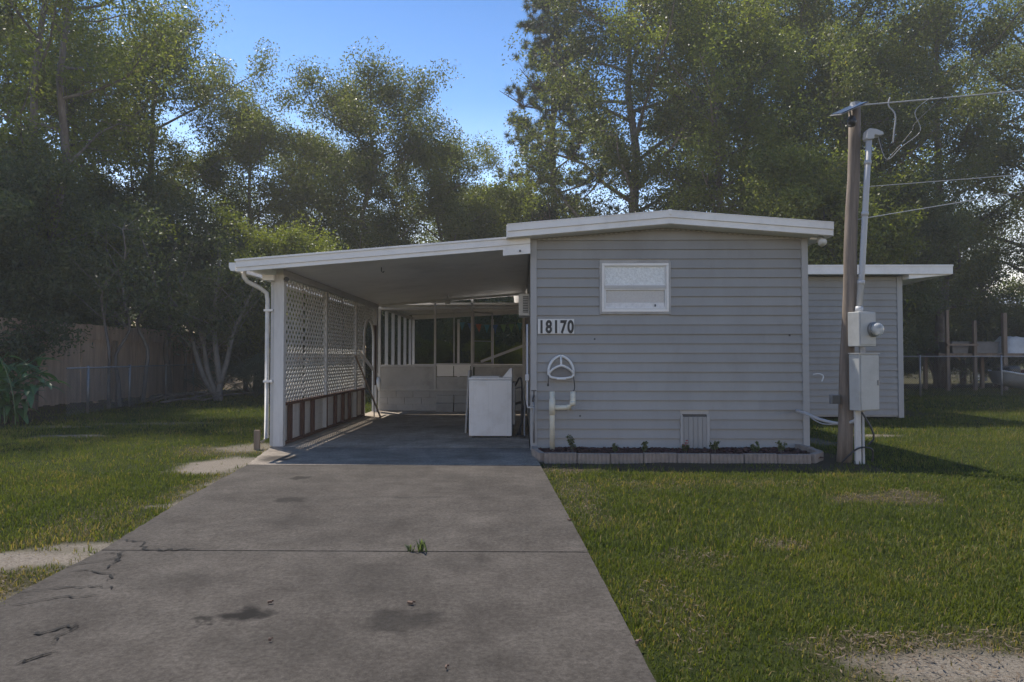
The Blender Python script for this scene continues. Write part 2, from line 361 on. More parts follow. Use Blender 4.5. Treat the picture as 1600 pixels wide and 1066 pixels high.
DRY = [(3.34, 6.2, .55, .3, 1), (1.55, 3.0, .35, .2, .65), (2.0, 3.0, .5, .2, .6), (1.7, 2.6, .5, .25, .7), (.5, 6.2, .25, .8, .5), (.6, 5.4, .2, .4, .35), (1.1, 4.3, .25, .2, .3), (1.75, 4.6, .2, .12, .4), (.75, 3.4, .2, .5, .3),
       (-3.3, 5.2, .4, .9, .5), (-3.1, 6.6, .3, 1.2, .5), (2.2, 6.9, 1.0, .25, .35), (.4, 7.4, .3, .3, .4), (-3.0, 3.7, .4, .5, .8), (1.2, 6.7, .5, .25, .4), (-4.2, 9.2, .8, .5, .7)]
def blobs(B, x, y):
    n = fbm(x, y, 2.2, 4); r = np.zeros_like(n)
    for (cx, cy, rx, ry, a) in B:
        d = np.sqrt(((x-cx)/rx)**2 + ((y-cy)/ry)**2) + (n-.5)*1.5
        r = np.maximum(r, a*np.clip((1.15-d)/.45, 0, 1))
    return r
def f_bare(x, y):
    b_ = blobs(SAND, x, y)
    edge = np.clip(1 - np.abs(drive_left(y)-.07-x)/.1, 0, 1)*((y < 8.6) & (y > 2))*np.clip((fbm(x, y, 2.0, 3)-.42)*5, 0, .8)
    return np.maximum(b_, edge)
def f_litter(x, y):
    l = np.clip((-x-9.2 + (fbm(x, y, .8, 3)-.5)*3)/1.5, 0, 1)*(y > 10)
    l = np.maximum(l, np.clip((y-22.5+(fbm(x, y, .6, 3)-.5)*5)/2.5, 0, 1)*(x < 12))
    l = np.maximum(l, np.clip((y-27)/3, 0, 1)*(x < 12)); l = np.maximum(l, np.clip((y-29)/4, 0, .5))
    strip = ((x > .25) & (x < 4.1) & (y > 7.35) & (y < 9)).astype(float)*np.clip((y-7.45)/.2, 0, 1)*(.5+fbm(x, y, 5, 3)*.7)
    l = np.maximum(l, np.clip(strip, 0, 1))
    l = np.maximum(l, .8*np.clip(1-np.hypot((x-8.7)/1.3, (y-16.5)/2.5), 0, 1)*2)
    return np.clip(np.maximum(l, blobs(DRY, x, y)*.65), 0, 1)
def f_z(x, y):
    return (fbm(x, y, .5, 3)-.5)*.05 + (fbm(x, y, 3, 2)-.5)*.02 - .035
def axis(lo, hi, st, far):
    a = list(np.arange(lo, hi+1e-6, st)); k = st
    while a[-1] < far: k *= 1.5; a.append(a[-1]+k)
    k = st
    while a[0] > -far: k *= 1.5; a.insert(0, a[0]-k)
    return np.array(a)
gx = axis(-13, 14, .12, 400); gy = axis(1.2, 24, .12, 500)
GX, GY = np.meshgrid(gx, gy); X_ = GX.ravel(); Y_ = GY.ravel()
Z_ = f_z(X_, Y_); far_ = np.clip((np.hypot(X_, Y_-10)-25)/20, 0, 1); Z_ = Z_*(1-far_) - .03*far_
inside = (X_ > drive_left(Y_)+.08) & (X_ < drive_right(Y_)-.08) & (Y_ < 9.6) | ((X_ > -3.3) & (X_ < 4) & (Y_ > 9.3) & (Y_ < 24))
Z_ = np.where(inside, -.12, Z_)
nx_, ny_ = len(gx), len(gy)
ii = (np.arange(ny_-1)[:, None]*nx_ + np.arange(nx_-1)[None, :]).ravel()
fl = np.stack([ii, ii+1, ii+nx_+1, ii+nx_], 1).ravel()
gme = np_mesh('ground', np.stack([X_, Y_, Z_], 1), fl, 4, 'ground_soil',
              {'bare': f_bare(X_, Y_)*(Y_ < 20), 'litter': f_litter(X_, Y_)})
for p in gme.polygons: p.use_smooth = True
ground = link('ground', gme, None); tag(ground, 'sandy lawn soil with bare patches and leaf litter', None, kind='structure')

# driveway: slabs with open joints
drive = bpy.data.objects.new('driveway', None); C.objects.link(drive); drive.location = (-1.3, 5, 0); tag(drive, 'weathered concrete driveway leading into the carport', kind='structure')
def slab(y0, y1, xl0, xr0, xl1, xr1, mat, z=0.0, jag=0.0, seed=0):
    rg = random.Random(seed); n = 24
    Lp = [(xl0+(xl1-xl0)*i/n + rg.uniform(-jag, jag), y0+(y1-y0)*i/n) for i in range(n+1)]
    Rp = [(xr0+(xr1-xr0)*i/n + rg.uniform(-jag*.3, jag*.3), y0+(y1-y0)*i/n) for i in range(n+1)]
    mb = MB()
    for (p, q) in zip(Lp, Rp): mb.v += [(p[0], p[1], z), (q[0], q[1], z), (p[0], p[1], z-.12), (q[0], q[1], z-.12)]
    for i in range(n):
        o = i*4; mb.f += [(o, o+1, o+5, o+4), (o+2, o, o+4, o+6), (o+1, o+3, o+7, o+5)]
    mb.f += [(0, 2, 3, 1), (n*4, n*4+1, n*4+3, n*4+2)]
    return mb.build('slab', mat, drive)
dl = lambda y: float(drive_left(y)); dr = lambda y: float(drive_right(y))
YS = [-6, -1.6, 1.6, 4.33, 5.98, 7.80]
for i in range(5):
    a, b_ = YS[i]+.0028, YS[i+1]-.0028
    slab(a, b_, dl(a), dr(a), dl(b_), dr(b_), 'concrete', z=[0, .0, 0, .003, 0][i], jag=.007, seed=i)
slab(7.806, 9.35, dl(7.806), dr(7.806), -3.5, .11, 'concrete_apron_lifted', .002, .012, 9)
slab(9.36, 15.9, -3.5, .11, -3.5, .11, 'concrete_porch_lifted', .004, 0, 10)
slab(15.91, 20.9, -3.5, .11, -3.5, .11, 'concrete_porch_lifted', .004, 0, 11)
def crack(pts, w):
    rg = random.Random(len(pts)*7+int(abs(pts[0][0])*100)); P = []
    for i in range(len(pts)-1):
        for k in range(6):
            f = k/6; P.append((pts[i][0]*(1-f)+pts[i+1][0]*f + rg.uniform(-.014, .014), pts[i][1]*(1-f)+pts[i+1][1]*f + rg.uniform(-.03, .03)))
    P.append(pts[-1]); mb = MB(); n = len(P)
    for i, (x, y) in enumerate(P):
        h = w*1.25*(.2+.88*rg.random()**1.5)*(1 if 0 < i < n-1 else .2)/2
        dx = P[min(i+1, n-1)][0]-P[max(i-1, 0)][0]; dy = P[min(i+1, n-1)][1]-P[max(i-1, 0)][1]; L = math.hypot(dx, dy) or 1
        mb.v += [(x-dy/L*h, y+dx/L*h, .0065), (x+dy/L*h, y-dx/L*h, .0065)]
    for i in range(n-1): mb.f.append((2*i, 2*i+1, 2*i+3, 2*i+2))
    mb.build('crack', 'dark_crack', drive)
crack([(-2.72, 4.58), (-2.55, 4.5), (-2.45, 4.36), (-2.28, 4.33), (-2.1, 4.36)], .02)
crack([(-2.56, 4.3), (-2.47, 4.1), (-2.44, 3.95)], .018)
crack([(-2.65, 4.28), (-2.5, 4.2), (-2.7, 3.95), (-2.75, 3.85)], .01)
crack([(-2.60, 3.9), (-2.35, 3.88), (-2.3, 3.72)], .012)
crack([(-2.7, 3.55), (-2.45, 3.6), (-2.3, 3.66), (-2.2, 3.6)], .012)
crack([(-2.58, 3.36), (-2.4, 3.46), (-2.2, 3.5)], .01)
crack([(-2.2, 3.0), (-2.1, 3.08), (-2.05, 3.1)], .022)
crack([(-2.05, 3.1), (-2.06, 2.98), (-2.02, 2.9)], .008)
crack([(-2.05, 2.72), (-2.0, 2.8), (-1.97, 2.85)], .012)
crack([(-2.0, 5.99), (-1.2, 5.97), (-.3, 5.99), (.3, 5.97)], .008)

# ------------------------------------------------------------------ siding builder
def q_join(i, segs): return [0, 2.62, 0, .93, 3.21, 0, 1.58, 2.95, 0, 2.2, 0, 3.3, .8][i % 13]
def siding(parent, axis_, a0, a1, plane, out, z0, topf, holes=(), e=0.128, mat='siding', lip=.024, joints=False):
    """lapped vinyl courses on a wall; axis_ 'x' (front wall, plane=y) or 'y' (side wall, plane=x); out = outward sign"""
    zmax = max(topf(a0 + (a1-a0)*k/40) for k in range(41)); i = 0
    while z0 + i*e < zmax - .01:
        zb, zt = z0+i*e, z0+(i+1)*e; segs = [(a0, a1)]
        for (h0, h1, hz0, hz1) in holes:
            if zb < hz1-.02 and zt > hz0+.02:
                segs = [s for (p, q) in segs for s in ((p, min(q, h0)), (max(p, h1), q)) if s[1]-s[0] > .02]
        if joints and q_join(i, segs):
            jx = q_join(i, segs); segs = [s for (p, q) in segs for s in (((p, jx), (jx-.014, q)) if p+.3 < jx < q-.3 else ((p, q),))]
        for si, (p, q) in enumerate(segs):
            pj = .0022 if (joints and si % 2) else 0
            n = 1 if min(topf(p), topf(q)) > zt else 24
            mb = MB(); cols = []
            for k in range(n+1):
                a = p+(q-p)*k/n; t_ = max(zb+.001, min(zt, topf(a))); cols.append((a, t_))
            for (a, t_) in cols:
                fr = (t_-zb)/e; o1 = plane+out*(lip+pj); o2 = plane+out*(lip*(1-fr)+.003+pj)
                pr = [(plane, zb), (o1, zb), (o1, zb+.004), (o2, t_), (plane, t_)]
                for (d, z) in pr: mb.v.append((a, d, z) if axis_ == 'x' else (d, a, z))
            for k in range(n):
                if cols[k][1]-zb < .002 and cols[k+1][1]-zb < .002: continue
                o = k*5
                for j in range(4): mb.f.append((o+j, o+j+1, o+j+6, o+j+5))
            mb.build('siding_board', mat, parent)
        i += 1

# ------------------------------------------------------------------ mobile home
home = thing('mobile_home', 'grey vinyl sided mobile home with low white gable roof and small front window', 'house', (2.0, 9.13, 0))
RX0, RX1, RPK = -0.19, 4.10, 1.96; RY0, RY1 = 8.85, 24.3
def roof_top(x): return 3.015 + (3.196-3.015)*(x-RX0)/(RPK-RX0) if x <= RPK else 3.196 - (3.196-3.03)*(x-RPK)/(RX1-RPK)
wall_top = lambda x: roof_top(x) - .185
fw = group_part('front_wall', home, (2.0, 9.13, 0))
WIN = (1.07, 2.01, 1.85, 2.53); HAT = (2.14, 2.53, 0.0, .485)
MB().box(H_X0+.01, H_X1-.01, H_Y0+.001, H_Y0+.09, .02, 2.8).build('sheathing', 'grey_paint', fw)
siding(fw, 'x', H_X0+.075, H_X1-.075, H_Y0, -1, .03, wall_top, [(WIN[0]-.0, WIN[1]+.0, WIN[2], WIN[3]), HAT], mat='siding', joints=True)
for x0, x1 in ((H_X0, H_X0+.085), (H_X1-.085, H_X1)):
    MB().box(x0, x1, H_Y0-.034, H_Y0+.085, .0, wall_top((x0+x1)/2)).build('corner_trim', 'siding_trim', home, bevel=.004)
lw = group_part('side_wall', home, (H_X0, 16, 0))
MB().box(H_X0+.012, H_X0+.09, H_Y0+.1, 24, .02, 2.80).build('sheathing', 'grey_paint', lw)
siding(lw, 'y', H_Y0+.09, 23.95, H_X0+.012, -1, .03, lambda a: 2.78, mat='siding', lip=.01)
rw = group_part('side_wall', home, (H_X1, 16, 0))
MB().box(H_X1-.09, H_X1-.012, H_Y0+.1, 24, .02, 2.80).build('sheathing', 'grey_paint', rw)
siding(rw, 'y', H_Y0+.09, 23.95, H_X1-.012, 1, .03, lambda a: 2.80, mat='siding', lip=.01)
MB().box(H_X0+.1, H_X1-.1, 23.9, 23.98, .02, 2.78).build('back_wall', 'siding', home)
roof = group_part('roof', home, (RPK, 16, 3))
for (xa, xb) in ((RX0, RPK), (RPK, RX1)):
    za, zb = roof_top(xa), roof_top(xb)
    MB().quadbox([(xa, RY0+.02, za-.17), (xb, RY0+.02, zb-.17), (xb, RY1, zb-.17), (xa, RY1, za-.17),
                  (xa, RY0+.02, za-.012), (xb, RY0+.02, zb-.012), (xb, RY1, zb-.012), (xa, RY1, za-.012)]).build('roof_slab', 'white_metal', roof)
    # two-step drip-edge fascia on the gable end
    for (y0, y1, d0, d1) in ((RY0-.022, RY0+.019, .0, .098), (RY0-.006, RY0+.019, .0985, .178), (RY0-.028, RY0-.0225, .0, .012)):
        MB().quadbox([(xa, y0, za-d1), (xb, y0, zb-d1), (xb, y1, zb-d1), (xa, y1, za-d1),
                      (xa, y0, za-d0), (xb, y0, zb-d0), (xb, y1, zb-d0), (xa, y1, za-d0)]).build('fascia', 'white_metal', roof, bevel=.003)
    # perforated soffit strip under the overhang
    MB().quadbox([(xa+.3 if xa < 0 else xa, RY0+.03, roof_top(xa+.3 if xa < 0 else xa)-.182), (xb-.2 if xb > 4 else xb, RY0+.03, roof_top(xb-.2 if xb > 4 else xb)-.182),
                  (xb-.2 if xb > 4 else xb, H_Y0-.001, roof_top(xb-.2 if xb > 4 else xb)-.182), (xa+.3 if xa < 0 else xa, H_Y0-.001, roof_top(xa+.3 if xa < 0 else xa)-.182),
                  (xa+.3 if xa < 0 else xa, RY0+.03, roof_top(xa+.3 if xa < 0 else xa)-.1725), (xb-.2 if xb > 4 else xb, RY0+.03, roof_top(xb-.2 if xb > 4 else xb)-.1725),
                  (xb-.2 if xb > 4 else xb, H_Y0-.001, roof_top(xb-.2 if xb > 4 else xb)-.1725), (xa+.3 if xa < 0 else xa, H_Y0-.001, roof_top(xa+.3 if xa < 0 else xa)-.1725)]).build('soffit', 'ceiling_white', roof)
MB().box(RX0-.012, RX0+.012, RY0+.02, RY1, roof_top(RX0)-.18, roof_top(RX0)-.004).build('eave_trim', 'white_metal', roof)
MB().box(RX1-.012, RX1+.012, RY0+.02, RY1, roof_top(RX1)-.18, roof_top(RX1)-.004).build('eave_trim', 'white_metal', roof)
MB().box(RPK-.02, RPK+.02, RY0-.03, RY0+.02, roof_top(RPK)-.06, roof_top(RPK)+.006).build('ridge_cap', 'white_metal', roof, bevel=.003)
sj = MB()                                             # dentil-like j-channel under the soffit
for k in range(52):
    x = .22+k*.07
    sj.box(x, x+.035, H_Y0-.028, H_Y0-.019, wall_top(x)-.022, wall_top(x)-.004)
tag(sj.build('soffit_channel', 'grey_paint', home), kind='stuff')
# window: two sliding sashes, one above the other
win = group_part('window', home, (1.54, 9.1, 1.85))
w0, w1, wz0, wz1 = WIN; yF = H_Y0-.042
def frame_rect(x0, x1, z0, z1, w, y0, y1, name, mat, parent):
    mb = MB(); mb.box(x0, x1, y0, y1, z1-w, z1); mb.box(x0, x1, y0, y1, z0, z0+w); mb.box(x0, x0+w, y0, y1, z0+w+.0005, z1-w-.0005); mb.box(x1-w, x1, y0, y1, z0+w+.0005, z1-w-.0005)
    return mb.build(name, mat, parent, bevel=.002)
frame_rect(w0-.012, w1+.012, wz0-.012, wz1+.03, .03, H_Y0-.034, H_Y0+.03, 'casing', 'grey_paint', win)
frame_rect(w0+.019, w1-.019, wz0+.019, wz1-.002, .032, yF, H_Y0+.02, 'window_frame', 'white_metal', win)
zm = 2.205
MB().box(w0+.052, w1-.052, yF-.004, H_Y0+.018, zm-.02, zm+.02).build('mullion', 'frame_metal', win, bevel=.002)
frame_rect(w0+.0525, w1-.0525, zm+.0205, wz1-.0345, .013, yF+.012, H_Y0+.015, 'sash', 'plastic_white', win)
frame_rect(w0+.0525, w1-.0525, wz0+.0515, zm-.0205, .02, yF+.004, H_Y0+.015, 'sash', 'plastic_white', win)
MB().box(w0+.065, w1-.065, yF+.03, yF+.036, zm+.033, wz1-.047).build('pane', 'obscured_glass', win)
MB().box(w0+.072, w1-.072, yF+.03, yF+.036, wz0+.145, zm-.04).build('pane', 'curtained_glass', win)
MB().box(w0+.072, w1-.072, yF+.022, yF+.030, wz0+.071, wz0+.144).build('sash_rail', 'curtain_white', win)
MB().obox((w1-.2, yF+.018, wz0+.105), .018, .012, .03).build('latch', 'dark_metal', win)
# crawl-space hatch
hat = group_part('crawl_space_hatch', home, (2.33, 9.1, 0))
MB().box(HAT[0]+.03, HAT[1]-.035, H_Y0-.03, H_Y0-.012, .02, .45).build('panel', 'siding', hat)
for k in range(5):
    x = HAT[0]+.05+k*.062; MB().box(x, x+.05, H_Y0-.036, H_Y0-.0305, .022, .448).build('rib', 'siding', hat)
MB().box(HAT[0], HAT[0]+.029, H_Y0-.034, H_Y0+.01, .0, .475).build('jamb', 'siding_trim', hat)
MB().box(HAT[1]-.034, HAT[1], H_Y0-.034, H_Y0+.01, .0, .475).build('jamb', 'siding_trim', hat)
MB().box(HAT[0]+.03, HAT[1]-.035, H_Y0-.008, H_Y0+.0, .0, .485).build('recess', 'dark_metal', hat)
# floodlight on the right eave corner
fl_ = group_part('flood_lamp', home, (3.98, 9.05, 2.8))
MB().tube([(3.86, 9.0, 2.84), (3.95, 9.0, 2.84)], .014, 8).build('bracket', 'white_metal', fl_)
MB().tube([(3.99, 9.02, 2.86), (4.0, 8.98, 2.80), (4.0, 8.94, 2.775)], [.03, .05, .058], 12).build('lamp_head', 'plastic_white', fl_, smooth=True)
# screw heads and small holes in the siding
for (x, z) in ((.99, 1.50), (.79, .46), (3.62, 1.55)):
    MB().tube([(x, H_Y0-.02, z), (x, H_Y0-.008, z)], .012, 8).build('bolt_head', 'black_plastic', home)
# wall air conditioner, left side wall
ac = group_part('air_conditioner', home, (.05, 10.6, 1.86))
MB().box(-.045, .125, 10.4, 10.95, 1.90, 2.245).build('case', 'plastic_white', ac, bevel=.01)
MB().box(.02, .1, 10.385, 10.399, 1.95, 2.2).build('grille', 'dark_metal', ac)
for k in range(9): MB().box(.022, .098, 10.379, 10.3845, 1.962+k*.026, 1.972+k*.026).build('louvre', 'plastic_white', ac)
# conduit and hose bib at the left corner
cd = group_part('conduit', home, (.09, 9.08, 0))
MB().tube([(.075, 9.085, 1.7), (.075, 9.085, .62), (.08, 9.075, .58), (.17, 9.07, .57)], .013, 8).build('pipe', 'pvc_grey', cd, smooth=True)
MB().obox((.072, 9.08, .98), .05, .05, .09).build('coupling', 'pvc_grey', cd, bevel=.006)
MB().tube([(.165, 9.07, .1), (.165, 9.07, .75)], .012, 8).build('riser', 'galvanised', cd, smooth=True)
hb = group_part('hose_tap', home, (.16, 9.04, .72))
MB().tube([(.165, 9.07, .72), (.165, 9.0, .73), (.15, 8.96, .70), (.15, 8.955, .66)], .014, 8).build('spout', 'dark_metal', hb, smooth=True)
MB().tube([(.165, 9.0, .73), (.165, 9.0, .80)], .008, 6).build('stem', 'dark_metal', hb)
MB().tube([(.165, 9.0, .80), (.165, 9.0, .812)], .035, 10).build('wheel_handle', 'dark_metal', hb)

# house number: five tiles
NUMY = 9.085
num = thing('house_number', 'white house number tiles with black digits 18170 beside the corner trim', 'house number', (.45, 9.09, 1.57))
dep = bpy.context.evaluated_depsgraph_get()
def text_mesh(ch, size, bold, ext):
    cu = bpy.data.curves.new('digit', 'FONT'); cu.body = ch; cu.size = size; cu.offset = bold; cu.extrude = ext; cu.align_x = 'CENTER'
    o = bpy.data.objects.new('tmp', cu); C.objects.link(o); bpy.context.view_layer.update()
    d = bpy.context.evaluated_depsgraph_get(); me = bpy.data.meshes.new_from_object(o.evaluated_get(d)); bpy.data.objects.remove(o); return me
for k, ch in enumerate('18170'):
    x0 = .222+k*.0985
    tl = MB().box(x0, x0+.0965, 9.097, 9.102, 1.572, 1.772).build('tile', 'number_white', num)
    me = text_mesh(ch, .235, .009, .0015)
    for v in me.vertices: v.co = Vector((v.co.x*.72, 0-v.co.z, v.co.y))
    me.materials.clear()
    o = link('digit', me, 'number_black', tl, (x0+.048, 9.0945, 1.587))

# ------------------------------------------------------------------ right-hand addition
add = thing('house_addition', 'grey sided flat roofed addition behind the utility pole', 'addition', (6, 14.15, 0))
AX0, AX1, AY = 3.87, 7.95, 14.15
aw = group_part('front_wall', add, (6, 14.15, 0))
MB().box(AX0+.01, AX1-.012, AY+.002, AY+.09, .02, 2.93).build('sheathing', 'grey_paint', aw)
siding(aw, 'x', AX0+.02, AX1-.09, AY, -1, .05, lambda a: 2.95, e=.134)
aw2 = group_part('side_wall', add, (AX1, 17, 0))
MB().box(AX1-.09, AX1-.012, AY+.091, 19, .02, 2.90).build('sheathing', 'grey_paint', aw2)
siding(aw2, 'y', AY+.09, 19, AX1-.012, 1, .05, lambda a: 2.9, e=.134)
MB().box(AX1-.1, AX1+.01, AY-.034, AY+.088, 0, 2.95).build('corner_trim', 'siding_trim', add, bevel=.004)
ar = group_part('roof', add, (6, 16, 3))
MB().quadbox([(AX0, 13.87, 2.99), (8.82, 13.87, 2.985), (8.82, 19.3, 2.88), (AX0, 19.3, 2.88), (AX0, 13.87, 3.13), (8.82, 13.87, 3.13), (8.82, 19.3, 3.02), (AX0, 19.3, 3.02)]).build('roof_slab', 'ceiling_white', ar)
MB().box(AX0, 8.835, 13.835, 13.868, 2.965, 3.155).build('fascia', 'white_metal', ar, bevel=.003)
MB().box(AX0, 8.84, 13.825, 13.8345, 3.125, 3.158).build('drip_edge', 'white_metal', ar)
MB().quadbox([(8.821, 13.87, 2.965), (8.84, 13.87, 2.965), (8.84, 19.3, 2.86), (8.821, 19.3, 2.86), (8.821, 13.87, 3.15), (8.84, 13.87, 3.15), (8.84, 19.3, 3.04), (8.821, 19.3, 3.04)]).build('fascia', 'white_metal', ar)
MB().extrude([(AX1+.012, 2.87), (8.82, 2.955), (8.82, 2.984), (AX1+.012, 2.984)], 'y', 13.872, 14.6).build('soffit', 'ceiling_white', ar)

# ------------------------------------------------------------------ carport
cp = thing('carport', 'white pan roofed carport with lattice side wall beside the house', 'carport', (-1.6, 12, 0))
cz = lambda x: 2.78 + .080*(x-.1)
LX = -3.42                                            # lattice plane
cr_ = group_part('roof', cp, (-1.6, 12, 2.6))
n = 22; y0 = 9.02; dy = (15.72-9.02)/n
def pan(ya, yb, name, za, zb_, parent, mat):
    xa, xb = -3.83, .10
    return MB().quadbox([(xa, ya, cz(xa)+za), (xb, ya, cz(xb)+za), (xb, yb, cz(xb)+za), (xa, yb, cz(xa)+za),
                         (xa, ya, cz(xa)+zb_), (xb, ya, cz(xb)+zb_), (xb, yb, cz(xb)+zb_), (xa, yb, cz(xa)+zb_)]).build(name, mat, parent)
for k in range(n):
    pan(y0+k*dy+.002, y0+(k+1)*dy-.006, 'roof_panel', 0, .03, cr_, 'ceiling_white')
    pan(y0+(k+1)*dy-.012, y0+(k+1)*dy+.008, 'panel_rib', .031, .075, cr_, 'white_metal')
pan(9.02, 15.72, 'roof_deck', .076, .085, cr_, 'white_metal')
def slope_bar(x0, x1, ya, yb, d0, d1, name, mat, parent):
    return MB().quadbox([(x0, ya, cz(x0)+d0), (x1, ya, cz(x1)+d0), (x1, yb, cz(x1)+d0), (x0, yb, cz(x0)+d0), (x0, ya, cz(x0)+d1), (x1, ya, cz(x1)+d1), (x1, yb, cz(x1)+d1), (x0, yb, cz(x0)+d1)]).build(name, mat, parent, bevel=.003)
slope_bar(-3.86, .118, 8.975, 9.018, .0, .105, 'fascia', 'white_metal', cr_)
slope_bar(-3.86, .118, 8.99, 9.018, -.055, -.0005, 'fascia', 'white_metal', cr_)
slope_bar(-3.87, .118, 8.962, 8.9745, .085, .112, 'drip_edge', 'white_metal', cr_)
slope_bar(-.25, .118, 8.955, 8.99, -.14, -.056, 'corner_block', 'white_metal', cr_)
MB().tube([(-.02, 8.955, 2.675), (-.02, 8.93, 2.675)], .014, 8).build('bolt_head', 'dark_metal', cr_)
slope_bar(-3.5, .1, 15.73, 15.80, -.05, .06, 'rear_beam', 'ceiling_white', cr_)
# gutter along the low eave, downspout at the front post
gut = group_part('gutter', cp, (-3.9, 12, 2.45))
MB().extrude([(-3.95, 2.53), (-3.95, 2.47), (-3.925, 2.42), (-3.862, 2.42), (-3.862, 2.43), (-3.92, 2.43), (-3.94, 2.475), (-3.94, 2.53)], 'y', 8.98, 15.75).build('trough', 'white_metal', gut)
MB().extrude([(-3.95, 2.53), (-3.95, 2.47), (-3.925, 2.42), (-3.862, 2.42), (-3.862, 2.53)], 'y', 8.974, 8.9795).build('end_cap', 'white_metal', gut)
MB().tube([(-3.82, 9.16, 2.44), (-3.82, 9.16, 2.36), (-3.79, 9.2, 2.30), (-3.66, 9.33, 2.22), (-3.6, 9.4, 2.16), (-3.59, 9.42, 2.06), (-3.59, 9.42, .12), (-3.64, 9.38, .06)], .030, 10).build('downspout', 'lattice_white', gut, smooth=True)
for z in (1.9, .9): MB().box(-3.63, -3.5, 9.38, 9.46, z, z+.03).build('strap', 'white_metal', gut)
# posts and beams
def post(x, y, w, d, z1, mat, z0=0.004, name='post'):
    return MB().box(x-w/2, x+w/2, y-d/2, y+d/2, z0, z1).build(name, mat, cp, bevel=.005)
post(-3.415, 9.44, .14, .10, 2.42, 'white_wood'); post(-3.515, 9.46, .055, .09, 2.41, 'frame_metal')
post(-3.42, 11.66, .07, .07, 2.40, 'frame_metal'); post(-3.42, 13.76, .07, .07, 2.40, 'frame_metal')
post(-3.42, 15.62, .1, .1, 2.40, 'white_wood')
MB().box(-3.46, -3.36, 9.395, 15.7, 2.401, 2.50).build('beam', 'frame_metal', cp, bevel=.004)
MB().box(-3.62, -3.463, 9.3, 9.36, 2.33, 2.405).build('brace', 'white_metal', cp)
# lattice
def lattice(ya, yb, z0, z1, d, opening=None, x=LX):
    mb = MB(); W = yb-ya; Hh = z1-z0
    for layer, sgn in ((0, 1), (1, -1)):
        c = -Hh if sgn > 0 else 0
        while c < (W if sgn > 0 else W+Hh):
            # points u along y, v along z:   v = sgn*(u-c)
            u0, u1 = (max(0, c), min(W, c+Hh)) if sgn > 0 else (max(0, c-Hh), min(W, c))
            if u1-u0 > .02:
                runs = []; N = 60; cur = None
                for k in range(N+1):
                    u = u0+(u1-u0)*k/N; v = sgn*(u-c)
                    ok = not (opening and opening(ya+u, z0+v))
                    if ok and cur is None: cur = u
                    if (not ok or k == N) and cur is not None:
                        if u-cur > .02: runs.append((cur, u))
                        cur = None
                for (p, q) in runs:
                    xx = x + (.003 if layer else -.003)
                    mb.bar((xx, ya+p, z0+sgn*(p-c)), (xx, ya+q, z0+sgn*(q-c)), .005, .036, up=(0, -sgn, 1))
            c += d
    return tag(mb.build('lattice_panel', 'lattice_white', cp), kind='stuff')
PB = [9.52, 10.5, 11.62, 11.70, 12.8, 13.72, 13.80, 14.42]
for (a, b_) in ((9.50, 10.49), (10.51, 11.62), (11.70, 12.79), (12.81, 13.72), (13.80, 14.44)):
    lattice(a, b_, 1.37, 2.40, .135); lattice(a, b_, .61, 1.362, .118)
def arch(y, z):
    c, r = 14.90, .44
    if z < 1.65: return abs(y-c) < r
    return math.hypot((y-c), (z-1.65)*1.05) < r
lattice(14.46, 15.56, .61, 2.40, .125, arch)
am = []
for k in range(19):
    th = math.pi*k/18; am.append((LX+.02, 14.90+.45*math.cos(th), 1.65+.44*math.sin(th)))
MB().tube([(LX+.02, 15.35, .02)] + am + [(LX+.02, 14.45, .02)], .028, 6).build('arch_frame', 'white_wood', cp)
for (y, w_) in ((10.5, .022), (12.8, .022)): MB().box(LX-.03, LX-.014, y-w_/2, y+w_/2, .61, 2.4).build('lattice_batten', 'brown_wood', cp)
MB().box(LX+.01, LX+.05, 15.36, 15.55, .62, 2.0).build('jamb', 'brown_wood', cp)
# skirt: white clapboards outside, brown studs inside
MB().box(LX-.02, LX+.05, 9.5, 14.44, .565, .607).build('skirt_rail', 'brown_wood', cp)
MB().box(LX-.02, LX+.045, 9.5, 14.44, .004, .04).build('sill_plate', 'brown_wood', cp)
for k in range(4):
    z = .02+k*.138
    MB().quadbox([(LX-.05, 9.5, z), (LX-.035, 9.5, z), (LX-.035, 14.44, z), (LX-.05, 14.44, z), (LX-.038, 9.5, z+.137), (LX-.026, 9.5, z+.137), (LX-.026, 14.44, z+.137), (LX-.038, 14.44, z+.137)]).build('clapboard', 'white_wood', cp)
for y in (9.86, 10.42, 10.93, 11.66, 12.26, 12.78, 13.28, 13.78, 14.38):
    MB().box(LX-.015, LX+.04, y-.03, y+.03, .041, .5645).build('stud', 'brown_wood', cp)
# little things on the carport
MB().tube([(-3.33, 9.42, 2.36), (-3.30, 9.36, 2.35)], .035, 10).build('camera_bulb', 'black_plastic', cp)
MB().tube([(-2.1, 10.0, cz(-2.1)-.002), (-2.1, 10.0, cz(-2.1)-.06), (-2.08, 10.02, cz(-2.1)-.08), (-2.06, 10.0, cz(-2.1)-.06)], .006, 6).build('hook', 'dark_metal', cp)

# ceiling fan hanging under the rear of the carport
fan = thing('ceiling_fan', 'small white ceiling fan hanging under the carport roof', 'fan', (-1.65, 14.9, cz(-1.65)))
MB().tube([(-1.65, 14.9, cz(-1.65)-.001), (-1.65, 14.9, cz(-1.65)-.1)], .018, 8).build('rod', 'white_metal', fan)
MB().tube([(-1.65, 14.9, cz(-1.65)-.1), (-1.65, 14.9, cz(-1.65)-.14), (-1.65, 14.9, cz(-1.65)-.19)], [.05, .075, .05], 12).build('motor', 'white_metal', fan, smooth=True)
for k in range(5):
    a = R(72*k+20); MB().obox((-1.65+.24*math.cos(a), 14.9+.24*math.sin(a), cz(-1.65)-.15), .34, .09, .008, (R(9), 0, a)).build('blade', 'white_metal', fan)

